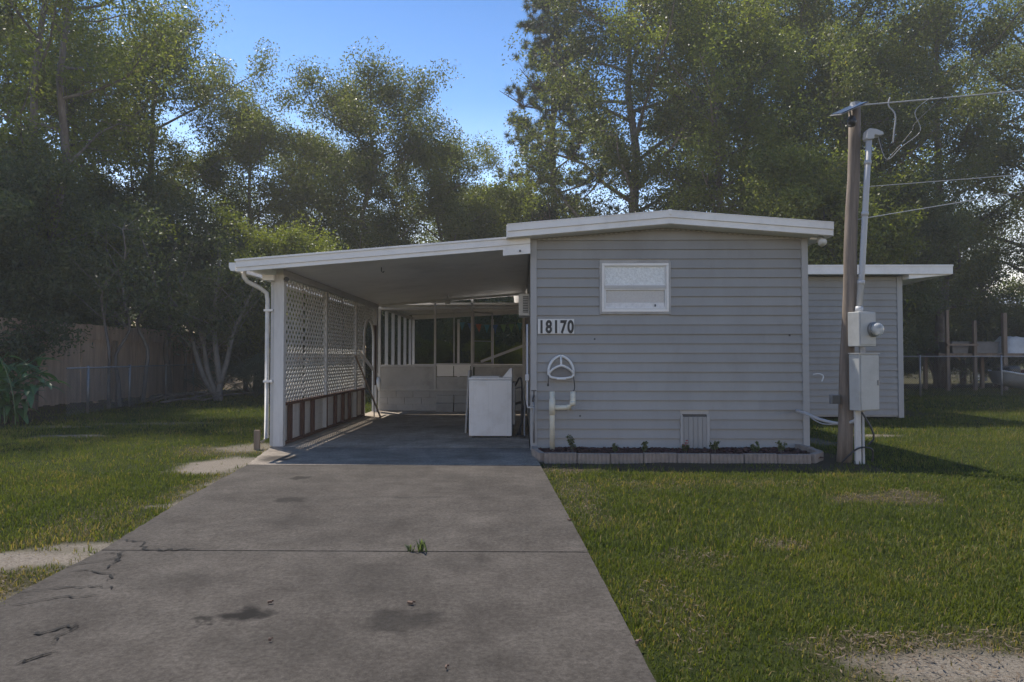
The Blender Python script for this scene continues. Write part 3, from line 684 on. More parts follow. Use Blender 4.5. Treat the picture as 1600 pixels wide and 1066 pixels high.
# ------------------------------------------------------------------ screened porch behind the carport
sp = thing('screen_porch', 'grey screened porch with block knee wall at the end of the carport', 'porch', (-1.6, 15.9, 0))
SY = 15.86
bw = group_part('block_wall', sp, (-1.6, 15.9, 0))
bl = MB().box(-.195, .195, -.07, .07, 0, .148).mesh('block')
rg = random.Random(4)
for r in range(3):
    x = -3.36 - (.2 if r % 2 else 0)
    while x < .02:
        x0 = max(x, -3.36); x1 = min(x+.39, .09)
        if x1-x0 > .05:
            o = link('block', bl, 'block_paint', bw, ((x0+x1)/2, SY+.07+rg.uniform(-.004, .004), .006+r*.156)); o.scale = ((x1-x0)/.39, 1, 1)
        x += .40
MB().box(-3.36, .09, SY+.02, SY+.13, .005, .47).build('mortar', 'block_paint', bw)
MB().box(-3.37, .1, SY-.02, SY+.16, .475, .505).build('sill', 'frame_metal', sp)
MB().box(-3.36, -2.07, SY+.02, SY+.07, .507, 1.03).build('kick_panel', 'grey_paint', sp)
MB().box(-3.36, -2.07, SY-.005, SY+.018, .507, .60).build('kick_trim', 'grey_paint', sp)
MB().box(-2.02, -1.2, SY+.02, SY+.07, .507, .80).build('kick_panel', 'grey_paint', sp)
for (a, b_) in ((-2.01, -1.62), (-1.60, -1.22)):
    MB().box(a, b_, SY+.03, SY+.05, .815, 1.085).build('white_panel', 'white_metal', sp)
MB().box(-1.11, .09, SY+.02, SY+.07, .507, 1.03).build('kick_panel', 'grey_paint', sp)
def bar(x0, x1, z0, z1, name='frame', mat='frame_metal', y0=SY, y1=SY+.06): return MB().box(x0, x1, y0, y1, z0, z1).build(name, mat, sp, bevel=.003)
bar(-3.40, -3.34, .0, 2.46, 'post'); bar(-2.075, -2.025, .506, 2.56, 'post'); bar(-1.20, -1.15, .506, 2.66, 'post'); bar(.02, .08, .506, 2.7, 'post')
bar(-1.613, -1.588, 1.11, 2.39, 'mullion')
bar(-3.339, -2.0755, 1.035, 1.085, 'sill_rail'); bar(-2.0245, -1.2005, 1.09, 1.12, 'sill_rail'); bar(-1.1495, .0195, 1.035, 1.085, 'sill_rail')
bar(-3.339, -2.0755, 2.38, 2.44, 'header'); bar(-2.0245, -1.2005, 2.40, 2.45, 'header'); bar(-1.1495, .0195, 2.41, 2.46, 'header')
for (x0, x1, z0, z1) in ((-3.338, -2.077, 1.086, 2.379), (-2.024, -1.614, 1.121, 2.399), (-1.587, -1.201, 1.121, 2.399)):
    MB().box(x0, x1, SY+.028, SY+.030, z0, z1).build('insect_screen', 'insect_screen', sp)
# side wall studs of the porch, low wall, rear posts
MB().box(-3.42, -3.34, SY+.13, 20.7, .006, 1.05).build('side_wall', 'grey_paint', sp)
for y in (16.75, 17.6, 18.5, 19.4, 20.3):
    MB().box(-3.42, -3.34, y-.022, y+.022, 1.051, 2.42).build('stud', 'frame_metal', sp)
MB().box(-3.42, -3.33, SY+.061, 20.7, 2.421, 2.50).build('plate', 'frame_metal', sp)
for x in (-3.34, -1.95, -.9, .06): MB().box(x-.035, x+.035, 20.66, 20.74, .005, 2.44).build('post', 'white_metal', sp)
MB().box(-3.3, .02, 20.67, 20.73, 1.0, 1.06).build('rail', 'white_metal', sp)
MB().quadbox([(-3.38, 20.62, 2.43), (.1, 20.62, 2.62), (.1, 20.76, 2.62), (-3.38, 20.76, 2.43), (-3.38, 20.62, 2.56), (.1, 20.62, 2.75), (.1, 20.76, 2.75), (-3.38, 20.76, 2.56)]).build('rear_beam', 'white_metal', sp)
pr = group_part('roof', sp, (-1.6, 18, 2.5))
for k in range(14):
    ya, yb = SY+.0+k*.355, SY+(k+1)*.355-.006
    f0, f1 = (ya-SY)/4.97, (yb-SY)/4.97
    L = lambda f: 2.505+f*.06; Rr = lambda f: 2.505+f*.25
    MB().quadbox([(-3.7, ya, L(f0)), (.09, ya, Rr(f0)), (.09, yb, Rr(f1)), (-3.7, yb, L(f1)), (-3.7, ya, L(f0)+.05), (.09, ya, Rr(f0)+.05), (.09, yb, Rr(f1)+.05), (-3.7, yb, L(f1)+.05)]).build('roof_panel', 'ceiling_white', pr)
# open screen door
sd = group_part('screen_door', sp, (-1.1, 15.9, .5))
def dbar(a, b_, w=.035): MB().bar(a, b_, w, w).build('door_rail', 'frame_metal', sd)
P = lambda u, z: (-1.14+.42*u, 15.93+.55*u, z)
dbar(P(0, 1.1), P(0, 2.36)); dbar(P(1, 1.1), P(1, 2.36)); dbar(P(.02, 2.34), P(.98, 2.34)); dbar(P(.02, 1.12), P(.98, 1.12)); dbar(P(.02, 1.65), P(.98, 1.65), .025)
# concrete step
st = thing('block_step', 'low painted block step against the porch knee wall', 'step', (-1.4, 15.6, 0))
for i in range(3):
    MB().box(-1.98+i*.42, -1.58+i*.42, 15.48, 15.77, .006, .20).build('block', 'block_paint', st, bevel=.006)
    MB().box(-1.98+i*.42, -1.58+i*.42, 15.60, 15.77, .204, .38).build('block', 'block_paint', st, bevel=.006)
# hand rail leaning across the porch opening
hr = MB().bar((-.95, 15.65, 1.16), (.09, 15.65, 1.55), .05, .06).build('grab_rail', 'frame_metal', None); tag(hr, 'grey rail slanting across the porch opening down from the house wall', 'rail')
# bunting across the rear of the porch
bt = thing('bunting', 'string of coloured triangular pennants strung behind the porch', 'bunting', (-.5, 20.4, 2.3))
pts = [(-2.0+i*.1, 20.4, 2.36-.10*math.sin(math.pi*i/21)) for i in range(22)]
MB().tube(pts, .004, 4).build('string', 'cable_grey', bt)
for i, c in enumerate(('flag_teal', 'flag_blue', 'flag_orange', 'flag_teal', 'flag_blue', 'flag_green', 'flag_green', 'flag_teal')):
    x = -1.9+i*.25; z = 2.355-.10*math.sin(math.pi*(x+2)/2.1)
    MB().extrude([(x, z), (x+.18, z), (x+.09+.01*i % .03, z-.26)], 'y', 20.39, 20.394).build('pennant', c, bt)

# ------------------------------------------------------------------ things in the carport
wm = thing('washing_machine', 'white top loading washing machine standing sideways by the house wall', 'washing machine', (-.48, 10.8, 0))
wx0, wx1, wy0, wy1 = -.82, -.15, 10.45, 11.1
MB().box(wx0, wx1, wy0, wy1, .03, .90).build('cabinet', 'appliance', wm, bevel=.012)
MB().box(wx0-.006, wx1+.004, wy0-.008, wy1+.006, .903, .94).build('top', 'appliance', wm, bevel=.012)
MB().box(wx0+.03, wx1-.2, wy0+.06, wy1-.06, .9415, .957).build('lid', 'appliance', wm, bevel=.006)
MB().extrude([(wx1-.15, .941), (wx1-.03, 1.085), (wx1+.0, 1.09), (wx1+.005, .941)], 'y', wy0+.005, wy1-.005).build('console', 'appliance', wm, bevel=.008)
pn = MB(); 
for x in (wx0+.07, wx0+.30, wx0+.37, wx1-.07): pn.box(x, x+.004, wy0-.0025, wy0-.0002, .08, .86)
pn.build('panel_crease', 'plastic_white', wm)
for x in (wx0+.06, wx1-.06):
    for y in (wy0+.06, wy1-.06): MB().tube([(x, y, .004), (x, y, .0295)], .02, 8).build('foot', 'black_plastic', wm)
MB().box(wx1+.0, wx1+.05, wy0+.08, wy1-.1, .2, .86).build('back_cover', 'galvanised', wm, bevel=.01)
for k, (pts, r_) in enumerate((([(-.10, 10.7, .8), (-.03, 10.6, .95), (.0, 10.55, .9), (.01, 10.6, .7), (.0, 10.6, .3), (-.05, 10.6, .05), (-.1, 10.5, .03)], .014),
                               ([(-.10, 10.8, .75), (.02, 10.7, .8), (.05, 10.65, .5), (.04, 10.6, .1), (.05, 10.4, .03)], .013),
                               ([(-.1, 10.9, .5), (.0, 10.75, .55), (.03, 10.7, .4), (-.02, 10.62, .15), (-.04, 10.5, .03), (.06, 10.35, .03)], .02))):
    P_ = []
    for i in range(len(pts)-1):
        for j in range(5): P_.append(Vector(pts[i]).lerp(Vector(pts[i+1]), j/5))
    for _ in range(3): P_ = [P_[0]] + [(P_[i-1]+P_[i]*2+P_[i+1])/4 for i in range(1, len(P_)-1)] + [P_[-1]]
    MB().tube(P_, r_, 6).build('hose', 'black_plastic' if k != 1 else 'cable_grey', wm, smooth=True)
lb = MB().obox((-.89, 11.25, .53), .03, .55, 1.02, (0, R(3), 0)).build('board', 'grey_paint', None, bevel=.004); tag(lb, 'grey board standing on edge behind the washing machine', 'board')
pl = MB().bar((-3.38, 13.6, 1.30), (-2.92, 13.9, .012), .03, .03).build('wooden_prop', 'old_wood', None); tag(pl, 'thin wooden stick leaning on the lattice wall by the arch', 'stick')
pl2 = MB().bar((-3.37, 13.95, 1.36), (-3.12, 14.1, 1.0), .02, .06); pl2.bar((-3.12, 14.1, 1.0), (-3.1, 14.11, .012), .02, .02)
tag(pl2.build('garden_tool', 'frame_metal', None), 'grey handled tool propped beside the arch opening', 'tool')
rag = MB().tube([(-3.30, 15.4, .80), (-3.28, 15.38, .74), (-3.27, 15.36, .62), (-3.26, 15.36, .50)], [.03, .06, .05, .03], 8); 
tag(rag.build('rag', 'plastic_white', None, smooth=True), 'white rag hanging at the foot of the arch jamb', 'rag')
sk = MB().box(-3.72, -3.64, 9.3, 9.34, -.05, .24).build('stake', 'old_wood', None, bevel=.003); tag(sk, 'short weathered wooden stake beside the carport post', 'stake')

# ------------------------------------------------------------------ garden bed
bed = MB()
bp = [(.27, 8.24), (3.45, 8.20), (3.68, 8.35), (3.68, 9.11), (.2, 9.11), (.18, 8.7)]
bed.extrude(bp, 'z', -.06, .012)
tag(bed.build('garden_bed', 'mulch', None), 'narrow bed of red brown mulch along the house front', kind='structure')
rs = np.random.RandomState(3); N = 7000
cx = rs.uniform(.22, 3.66, N); cy = rs.uniform(8.24, 9.1, N); cz_ = .010 + rs.rand(N)*.015 + fbm(cx, cy, 4, 2)*.03
th = rs.uniform(0, 6.28, N); ln_ = rs.uniform(.012, .035, N); wd = ln_*rs.uniform(.25, .6, N); tl_ = rs.uniform(-.5, .5, N)
d = np.stack([np.cos(th), np.sin(th), tl_], 1)*ln_[:, None]; s_ = np.stack([-np.sin(th), np.cos(th), rs.uniform(-.5, .5, N)], 1)*wd[:, None]
c = np.stack([cx, cy, cz_], 1); V = np.stack([c-d-s_, c+d-s_, c+d+s_, c-d+s_], 1).reshape(-1, 3)
me = np_mesh('mulch_chips', V, np.arange(4*N), 4, 'mulch'); tag(link('mulch_chips', me, None), 'loose red brown bark chips lying on the bed', 'mulch', kind='stuff')
edg = thing('garden_edging', 'scalloped tan concrete edging blocks around the mulch bed', 'edging', (1.9, 8.05, 0))
def edge_block(L, seed):
    rg = random.Random(seed); n = 8; mb = MB(); H = .09
    outl = []
    for k in range(n):
        a0 = -L/2+L*k/n
        for j in range(5):
            f = j/4*.92+.04; outl.append((a0+L/n*f, -.032-.016*math.sin(math.pi*f)))
    poly = outl + [(L/2-.001, .03), (-L/2+.001, .03)]
    mb.extrude(poly, 'z', -.04, H); return mb.mesh('edging_block')
EB = [edge_block(.414, i) for i in range(3)]
for me_ in EB: me_.materials.append(MATS['edging'])
def place_edge(p, q, k):
    p = Vector((*p, 0)); q = Vector((*q, 0)); c = (p+q)/2; a = math.atan2(q.y-p.y, q.x-p.x); L = (q-p).length
    o = link('edging_block', EB[k % 3], None, edg, (c.x, c.y, rg.uniform(-.006, .006))); o.rotation_euler = (R(rg.uniform(-2, 2)), R(rg.uniform(-.6, .6)), a+R(rg.uniform(-1, 1))); o.scale = (L/.42, 1, 1)
n = 8; A = (.27, 8.19); B = (3.47, 8.15)
for k in range(n):
    f0, f1 = k/n, (k+1)/n
    place_edge((A[0]+(B[0]-A[0])*f0, A[1]+(B[1]-A[1])*f0), (A[0]+(B[0]-A[0])*f1, A[1]+(B[1]-A[1])*f1), k)
place_edge((.19, 8.50), (.255, 8.21), 1); place_edge((.17, 8.85), (.188, 8.51), 2)
place_edge((3.49, 8.16), (3.70, 8.42), 0); place_edge((3.705, 8.43), (3.70, 8.72), 1); place_edge((3.72, 8.73), (3.69, 9.08), 2)

def leafset(rs, centers, n, rad, L, W, up=0.3, flat=1.0):
    """n leaves spread round each centre; returns verts (4 per leaf) and tints"""
    k = len(centers); N = k*n
    c = np.repeat(np.asarray(centers, float), n, 0)
    rr = np.repeat(np.asarray(rad, float), n)
    off = rs.normal(size=(N, 3)); off /= np.linalg.norm(off, axis=1)[:, None] + 1e-9
    off *= (rs.rand(N)**.5 * rr)[:, None]; off[:, 2] *= flat
    c = c + off
    d = rs.normal(size=(N, 3)); d[:, 2] -= .25; d /= np.linalg.norm(d, axis=1)[:, None]
    nrm = rs.normal(size=(N, 3)); nrm[:, 2] += up*3; nrm -= (nrm*d).sum(1)[:, None]*d; nrm /= np.linalg.norm(nrm, axis=1)[:, None] + 1e-9
    s = np.cross(d, nrm)
    l = L*rs.uniform(.6, 1.25, N)[:, None]; w = W*rs.uniform(.7, 1.2, N)[:, None]
    V = np.stack([c-d*l/2, c+s*w/2-d*l*.05, c+d*l/2-nrm*l*.12, c-s*w/2-d*l*.05], 1).reshape(-1, 3)
    tint = np.clip(rs.beta(2, 2.2, N)*.85 + (rs.rand(N) > .94)*.3 + np.repeat(rs.uniform(-.12, .12, k), n), 0, 1)
    return V, np.repeat(tint, 4)
def bed_plant(x, y, h, seed, label, mat='leaf_dark', red=False):
    h *= .75
    rs = np.random.RandomState(seed); p = thing('bed_plant', label, 'plant', (x, y, .03), 'young plants in the mulch bed')
    mb = MB(); cs = []
    for k in range(4):
        a = rs.uniform(0, 6.28); tip = (x+math.cos(a)*h*.35, y+math.sin(a)*h*.35, .05+h*rs.uniform(.7, 1.1)); mb.tube([(x, y, .01), tip], [.004, .002], 4); cs += [tip, ((x+tip[0])/2, (y+tip[1])/2, (.07+tip[2])/2)]
    mb.build('stem', 'bark', p)
    V, tn = leafset(rs, cs, 14, [h*.25]*len(cs), .045, .022)
    link('foliage', np_mesh('foliage', V, np.arange(len(V)), 4, mat, {'tint': tn}), None, p)
    if red:
        V, tn = leafset(rs, [(x, y, .07+h)], 10, [.05], .03, .03); link('flower', np_mesh('flower', V, np.arange(len(V)), 4, 'boat_red', {'tint': tn}), None, p)
for i, (x, y, h, lab) in enumerate(((.66, 8.6, .22, 'tallest dark young plant beside the cream pipe'), (1.18, 8.5, .12, 'small young plant between the pipe and the hatch, low and sparse'), (1.53, 8.5, .15, 'bushy dark young plant below the window in the mulch'),
                                    (2.06, 8.5, .13, 'young plant with red flowers at the left of the crawl hatch'), (2.42, 8.5, .16, 'dark young plant in front of the crawl hatch edge'), (2.93, 8.5, .14, 'sparse young plant with dark leaves right of the hatch'), (3.26, 8.5, .17, 'green young plant nearest the right end of the bed'))):
    bed_plant(x, y, h, 50+i, lab, red=(i == 3))

# cream PVC stand pipe
pv = thing('pvc_standpipe', 'cream plastic Y shaped drain pipe rising from the mulch bed', 'pipe', (.41, 8.9, 0))
k_ = 8.92
MB().tube([(.405, k_, .02), (.405, k_, .80)], .034, 14).build('riser', 'pvc_cream', pv, smooth=True)
MB().tube([(.405, k_, .49), (.405, k_, .70)], .041, 14).build('tee', 'pvc_cream', pv, smooth=True)
MB().tube([(.44, k_, .585), (.58, k_, .585), (.64, k_, .592), (.672, k_, .62), (.68, k_, .67), (.68, k_, .80)], .034, 14).build('branch', 'pvc_cream', pv, smooth=True)
MB().tube([(.60, k_, .585), (.645, k_, .592), (.675, k_, .62), (.68, k_, .68)], .04, 14).build('elbow', 'pvc_cream', pv, smooth=True)
# hose hanger
hh = thing('hose_hanger', 'white plastic hose hanger with a black cord on the grey siding', 'hose hanger', (.53, 9.1, 1.1))
def hcurve(pts, n=6):
    P_ = [];  pts = [Vector(p) for p in pts]; m_ = len(pts)
    for i in range(m_-1):
        p0, p1, p2, p3 = pts[max(i-1, 0)], pts[i], pts[i+1], pts[min(i+2, m_-1)]
        for j in range(n):
            t_ = j/n; P_.append(.5*((2*p1)+(-p0+p2)*t_+(2*p0-5*p1+4*p2-p3)*t_*t_+(-p0+3*p1-3*p2+p3)*t_**3))
    return P_+[pts[-1]]
hx = .53
MB().tube(hcurve([(hx-.165, 9.06, 1.02), (hx-.16, 9.06, 1.12), (hx-.10, 9.07, 1.22), (hx, 9.08, 1.27), (hx+.10, 9.07, 1.22), (hx+.16, 9.06, 1.12), (hx+.165, 9.06, 1.02)]), .018, 8).build('rim', 'plastic_white', hh, smooth=True)
MB().tube(hcurve([(hx-.165, 9.04, 1.03), (hx-.10, 9.0, 1.10), (hx, 8.98, 1.14), (hx+.10, 9.0, 1.10), (hx+.165, 9.04, 1.03), (hx+.13, 9.03, .985), (hx, 9.02, .97), (hx-.13, 9.03, .985), (hx-.165, 9.04, 1.03)]), .016, 8).build('saddle_rim', 'plastic_white', hh, smooth=True)
MB().tube([(hx, 9.08, 1.27), (hx, 8.99, 1.14)], .014, 8).build('rib', 'plastic_white', hh, smooth=True)
MB().extrude([(hx-.14, 1.03), (hx-.08, 1.1), (hx, 1.125), (hx+.08, 1.1), (hx+.14, 1.03), (hx+.1, .99), (hx-.1, .99)], 'y', 9.05, 9.08).build('back_plate', 'bin_grey', hh)
MB().box(hx-.06, hx+.06, 8.97, 9.05, .955, .972).build('lip', 'plastic_white', hh, bevel=.004)
MB().tube(hcurve([(hx+.165, 9.03, 1.0), (hx+.175, 9.02, .92), (hx+.18, 9.02, .84), (hx+.15, 9.0, .77)]), .007, 6).build('cord', 'black_plastic', hh, smooth=True)
MB().tube(hcurve([(hx-.165, 9.03, 1.01), (hx-.17, 9.03, .95), (hx-.175, 9.03, .88)]), .006, 6).build('cord', 'black_plastic', hh, smooth=True)
MB().tube([(hx-.175, 9.03, .90), (hx-.175, 9.03, .865)], .012, 6).build('cord_hook', 'black_plastic', hh)

# ------------------------------------------------------------------ utility pole
up = thing('utility_pole', 'leaning wooden service pole with electric meter and grey boxes', 'utility pole', (3.92, 8.24, 0))
pb, ptp = Vector((3.91, 8.24, -.1)), Vector((4.105, 8.24, 4.33))
pc = lambda z: pb.lerp(ptp, (z+.1)/4.43)
MB().tube([pc(-.1+4.43*k/10) + Vector((.008*math.sin(k*1.7), 0, 0)) for k in range(11)], [.088-.0022*k for k in range(11)], 14).build('shaft', 'pole_wood', up, smooth=True)
MB().tube([pc(4.33), pc(4.38)], [.068, .06], 12).build('cap', 'galvanised', up)
cdp = group_part('conduit', up, (4.1, 8.13, 1.8))
MB().tube([(4.055, 8.12, 1.79), (4.10, 8.12, 2.3), (4.165, 8.12, 3.3), (4.205, 8.12, 3.90)], .034, 12).build('mast', 'pvc_grey', cdp, smooth=True)
for z, x in ((2.15, 4.088), (2.98, 4.144), (3.6, 4.186)): MB().tube([(x-.003, 8.12, z-.025), (x+.001, 8.12, z+.025)], .041, 12).build('coupling', 'pvc_grey', cdp, smooth=True)
MB().tube([(4.055, 8.12, 1.79), (4.06, 8.12, 1.86)], .045, 12).build('hub', 'pvc_grey', cdp, smooth=True)
MB().extrude([(4.15, 3.89), (4.16, 3.98), (4.19, 4.01), (4.27, 4.0), (4.35, 3.965), (4.36, 3.93), (4.30, 3.92), (4.25, 3.93), (4.24, 3.88), (4.17, 3.87)], 'y', 8.065, 8.175).build('weatherhead', 'pvc_grey', cdp, bevel=.008)
ANG = R(-22)
def pole_box(name, cx, cyy, z0, z1, w, dp, mat, ang=ANG, parent=up):
    o = group_part(name, parent, (cx, cyy, z0)); o.rotation_euler = (0, 0, -ang); return o
def sub(mb, name, mat, par, **k):      # mesh in the box's own frame
    o = link(name, mb.mesh(name), mat, None, None, k.get('smooth', False), k.get('bevel', 0)); o.parent = par; return o
mbx = pole_box('meter_box', 4.02, 8.09, 1.38, 1.79, .24, .13, 'box_metal')
sub(MB().box(-.10, .16, -.12, .05, 0, .41), 'case', 'box_metal', mbx, bevel=.008)
sub(MB().box(-.09, .15, -.128, -.1205, .02, .39), 'cover', 'box_metal', mbx, bevel=.004)
sub(MB().tube([(.10, -.129, .20), (.10, -.16, .20)], .088, 20), 'socket_ring', 'galvanised', mbx, smooth=True)
sub(MB().tube([(.10, -.16, .20), (.10, -.22, .20), (.10, -.245, .20)], [.078, .074, .05], 20), 'meter_glass', 'meter_glass', mbx, smooth=True)
sub(MB().tube([(.10, -.1605, .20), (.10, -.2, .20)], .06, 16), 'meter_dial', 'number_white', mbx)
sub(MB().box(.06, .14, -.206, -.2005, .21, .235), 'display', 'dark_metal', mbx)
sub(MB().tube([(.16, -.06, .06), (.175, -.06, .06)], .018, 8), 'knockout', 'galvanised', mbx)
pbx = pole_box('breaker_box', 4.03, 8.07, .62, 1.28, .34, .12, 'box_metal')
sub(MB().box(-.115, .19, -.10, .05, 0, .67), 'case', 'box_metal', pbx, bevel=.008)
sub(MB().box(-.10, .182, -.112, -.1005, .012, .655), 'door', 'box_metal', pbx, bevel=.005)
sub(MB().box(.155, .172, -.124, -.1125, .3, .36), 'latch', 'galvanised', pbx)
sub(MB().box(-.126, .2, -.117, .045, .672, .682), 'rain_lip', 'box_metal', pbx)
sub(MB().tube([(.01, -.03, .683), (.01, -.03, .755)], .035, 12), 'nipple', 'galvanised', pbx)
MB().box(3.965, 4.03, 8.05, 8.09, -.05, .62).build('support_post', 'white_wood', up, bevel=.004)
MB().box(4.05, 4.075, 8.06, 8.085, -.05, .62).build('ground_conduit', 'pvc_grey', up)
jb = group_part('junction_box', up, (3.82, 8.2, .7)); MB().box(3.73, 3.83, 8.14, 8.22, .69, .80).build('case', 'galvanised', jb, bevel=.006); MB().box(3.735, 3.825, 8.132, 8.1395, .695, .795).build('cover', 'dark_metal', jb)
slr = group_part('solar_lamp', up, (4.0, 8.1, 4.2))
MB().obox((3.96, 8.10, 4.26), .34, .22, .014, (R(18), R(-24), 0)).build('solar_panel', 'solar_cell', slr)
MB().obox((3.96, 8.103, 4.252), .36, .24, .008, (R(18), R(-24), 0)).build('panel_frame', 'galvanised', slr)
MB().tube([(3.97, 8.11, 4.25), (4.0, 8.13, 4.14)], .012, 6).build('arm', 'dark_metal', slr)
MB().tube([(4.0, 8.12, 4.16), (3.99, 8.10, 4.10), (3.98, 8.09, 4.05)], [.035, .055, .045], 12).build('camera_head', 'black_plastic', slr, smooth=True)
def cable(name, pts, r, mat, label, group=None):
    o = MB().tube(hcurve(pts, 8), r, 6).build(name, mat, None, smooth=True); tag(o, label, 'cable', group); return o
def sag(a, b_, s, n=14): return [Vector(a).lerp(Vector(b_), i/n) - Vector((0, 0, s*4*(i/n)*(1-i/n))) for i in range(n+1)]
cable('power_cable', sag((4.12, 8.22, 4.34), (20, 8.6, 6.6), .22), .009, 'cable_grey', 'pale overhead service cable leaving the top of the wooden pole')
cable('telephone_cable', sag((4.06, 8.2, 3.32), (20, 8.9, 5.1), .12), .005, 'cable_grey', 'thin overhead wire fixed halfway up the wooden pole, upper of two')
cable('telephone_cable', sag((4.03, 8.2, 2.92), (20, 7.9, 5.9), .10), .006, 'cable_grey', 'thin overhead wire leaving the pole below its white conduit head, lowest wire')
cable('drip_loop', [(4.33, 8.12, 3.93), (4.38, 8.12, 3.70), (4.40, 8.13, 3.62), (4.52, 8.15, 3.74), (4.75, 8.18, 4.0), (4.82, 8.2, 4.12), (5.2, 8.24, 4.47)], .005, 'black_plastic', 'dark wire looping from the conduit head up to the service cable')
cable('drip_loop', [(4.30, 8.1, 3.93), (4.40, 8.1, 3.64), (4.60, 8.12, 3.8), (4.84, 8.15, 4.0), (4.80, 8.18, 4.25), (5.05, 8.24, 4.455)], .004, 'cable_grey', 'pale wire looping beside the dark one at the conduit head')
cable('dead_end_wire', [(4.52, 8.22, 4.44), (4.50, 8.22, 4.34), (4.58, 8.22, 4.22), (4.56, 8.22, 4.0), (4.55, 8.22, 3.88)], .008, 'cable_grey', 'short crooked wire hanging from the service cable near the pole')
cable('feed_conduit', [(3.70, 9.10, .53), (3.72, 8.9, .52), (3.80, 8.6, .46), (3.90, 8.30, .44), (3.99, 8.10, .50), (4.0, 8.07, .62)], .022, 'pvc_grey', 'grey flexible conduit from the house corner to the breaker box')
cable('ground_wire', [(4.03, 8.03, .60), (4.12, 8.0, .42), (4.15, 8.0, .30), (4.09, 8.01, .22)], .011, 'black_plastic', 'black wire drooping below the breaker box')
cable('ground_wire', [(3.80, 8.06, .0), (3.92, 8.02, .14), (4.02, 8.0, .19), (4.13, 8.0, .16), (4.14, 8.02, .02)], .011, 'black_plastic', 'black wire arched low round the foot of the pole')
cable('siding_hook', [(3.93, 9.12, 1.02), (4.0, 9.1, 1.03), (4.05, 9.08, 1.0), (4.02, 9.06, .93)], .008, 'plastic_white', 'white bent wire hook at the house corner')
cable('stray_cable', [(3.88, 9.14, .46), (3.95, 9.1, .40), (4.05, 9.05, .36), (4.25, 9.0, .36)], .009, 'cable_grey', 'loose grey cable end below the house corner')

exec_later = []
# ------------------------------------------------------------------ left wooden fence
fe = thing('wooden_fence', 'weathered brown picket privacy fence under the trees', 'fence', (-12, 20, 0))
pk = MB().box(-.011, .011, -.068, .068, 0, 1.72).mesh('picket'); pk2 = MB().box(-.011, .011, -.068, .068, 0, .42).mesh('picket')
rg = random.Random(12); y = 13.6; i = 0
while y < 27:
    link('picket', pk, 'fence_wood', fe, (-12+rg.uniform(-.006, .006), y, .04+rg.uniform(-.02, .02))).rotation_euler = (R(rg.uniform(-.8, .8)), 0, 0)
    link('picket', pk2, 'fence_wood', fe, (-11.955+rg.uniform(-.006, .006), y+.07, 1.75+rg.uniform(-.02, .02))).rotation_euler = (R(rg.uniform(-1.5, 1.5)), 0, 0)
    y += .143; i += 1
for z in (.35, 1.05, 1.68): MB().box(-12.06, -12.022, 13.6, 27, z, z+.09).build('rail', 'fence_wood', fe)
for k in range(6): MB().box(-12.16, -12.061, 13.7+k*2.6, 13.8+k*2.6, -.1, 2.0).build('post', 'fence_wood', fe)
for y in (16.2, 19.4, 22.6): MB().box(-11.93, -11.83, y, y+.1, -.1, 1.75).build('post', 'old_wood', fe)

def chain_fence(name, label, a, b_, posts, h, seed, dz=0):
    f = thing(name, label, 'fence', ((a[0]+b_[0])/2, (a[1]+b_[1])/2, 0)); A = Vector((*a, 0)); B = Vector((*b_, 0)); D = (B-A); L = D.length; D.normalize()
    MB().tube([A+Vector((0, 0, h)), B+Vector((0, 0, h))], .021, 8).build('top_rail', 'galvanised', f, smooth=True)
    for s in posts:
        p = A+D*s; MB().tube([p+Vector((0, 0, -.1)), p+Vector((0, 0, h+.05))], .03, 10).build('post', 'galvanised', f, smooth=True)
    mb = MB(); st_ = .075; nn = D.cross(Vector((0, 0, 1)))
    k = -h
    while k < L:
        for sg in (1, -1):
            s0, s1 = max(0, k), min(L, k+h)
            if s1-s0 < .03: continue
            z0_, z1_ = (s0-k, s1-k); 
            if sg < 0: z0_, z1_ = h-z0_, h-z1_
            mb.tube([A+D*s0+Vector((0, 0, z0_+.01)), A+D*s1+Vector((0, 0, z1_-.01))], .0022, 3, False)
        k += st_
    tag(mb.build('wire_mesh', 'galvanised', f), kind='stuff')
    return f
chain_fence('chain_link_fence', 'sagging chain link fence in front of the wooden fence', (-9.7, 14.2), (-11.6, 24.5), (1.0, 3.4, 6.2, 9.0), 1.02, 1)
chain_fence('chain_link_fence', 'chain link fence across the grass behind the addition', (10.2, 22.4), (22, 22.6), (.4, 3.0, 5.7, 8.6), 1.30, 2)

# ------------------------------------------------------------------ neighbour's yard at the right
rk = thing('timber_rack', 'weathered timber rack with tall posts behind the chain link fence', 'rack', (18.5, 27, 0))
for (x, h, w) in ((16.5, 3.1, .11), (17.55, 2.7, .11), (18.7, 3.0, .14), (20.25, 2.6, .12), (21.8, 2.6, .12)): MB().box(x-w/2, x+w/2, 26.2, 26.2+w, -.05, h).build('post', 'old_wood', rk)
for (x, h) in ((16.6, 1.4), (18.9, 1.4), (21.2, 1.4)): MB().box(x-.06, x+.06, 27.8, 27.92, -.05, h).build('post', 'old_wood', rk)
MB().box(16.2, 22.2, 26.32, 26.40, 1.28, 1.40).build('beam', 'old_wood', rk); MB().box(16.2, 22.2, 27.72, 27.79, 1.28, 1.40).build('beam', 'old_wood', rk)
for k in range(10): MB().box(16.2, 22.2, 26.30+k*.155, 26.44+k*.155, 1.402, 1.43).build('plank', 'old_wood', rk)
MB().box(16.44, 17.62, 26.13, 26.19, 1.72, 1.80).build('rail', 'old_wood', rk)
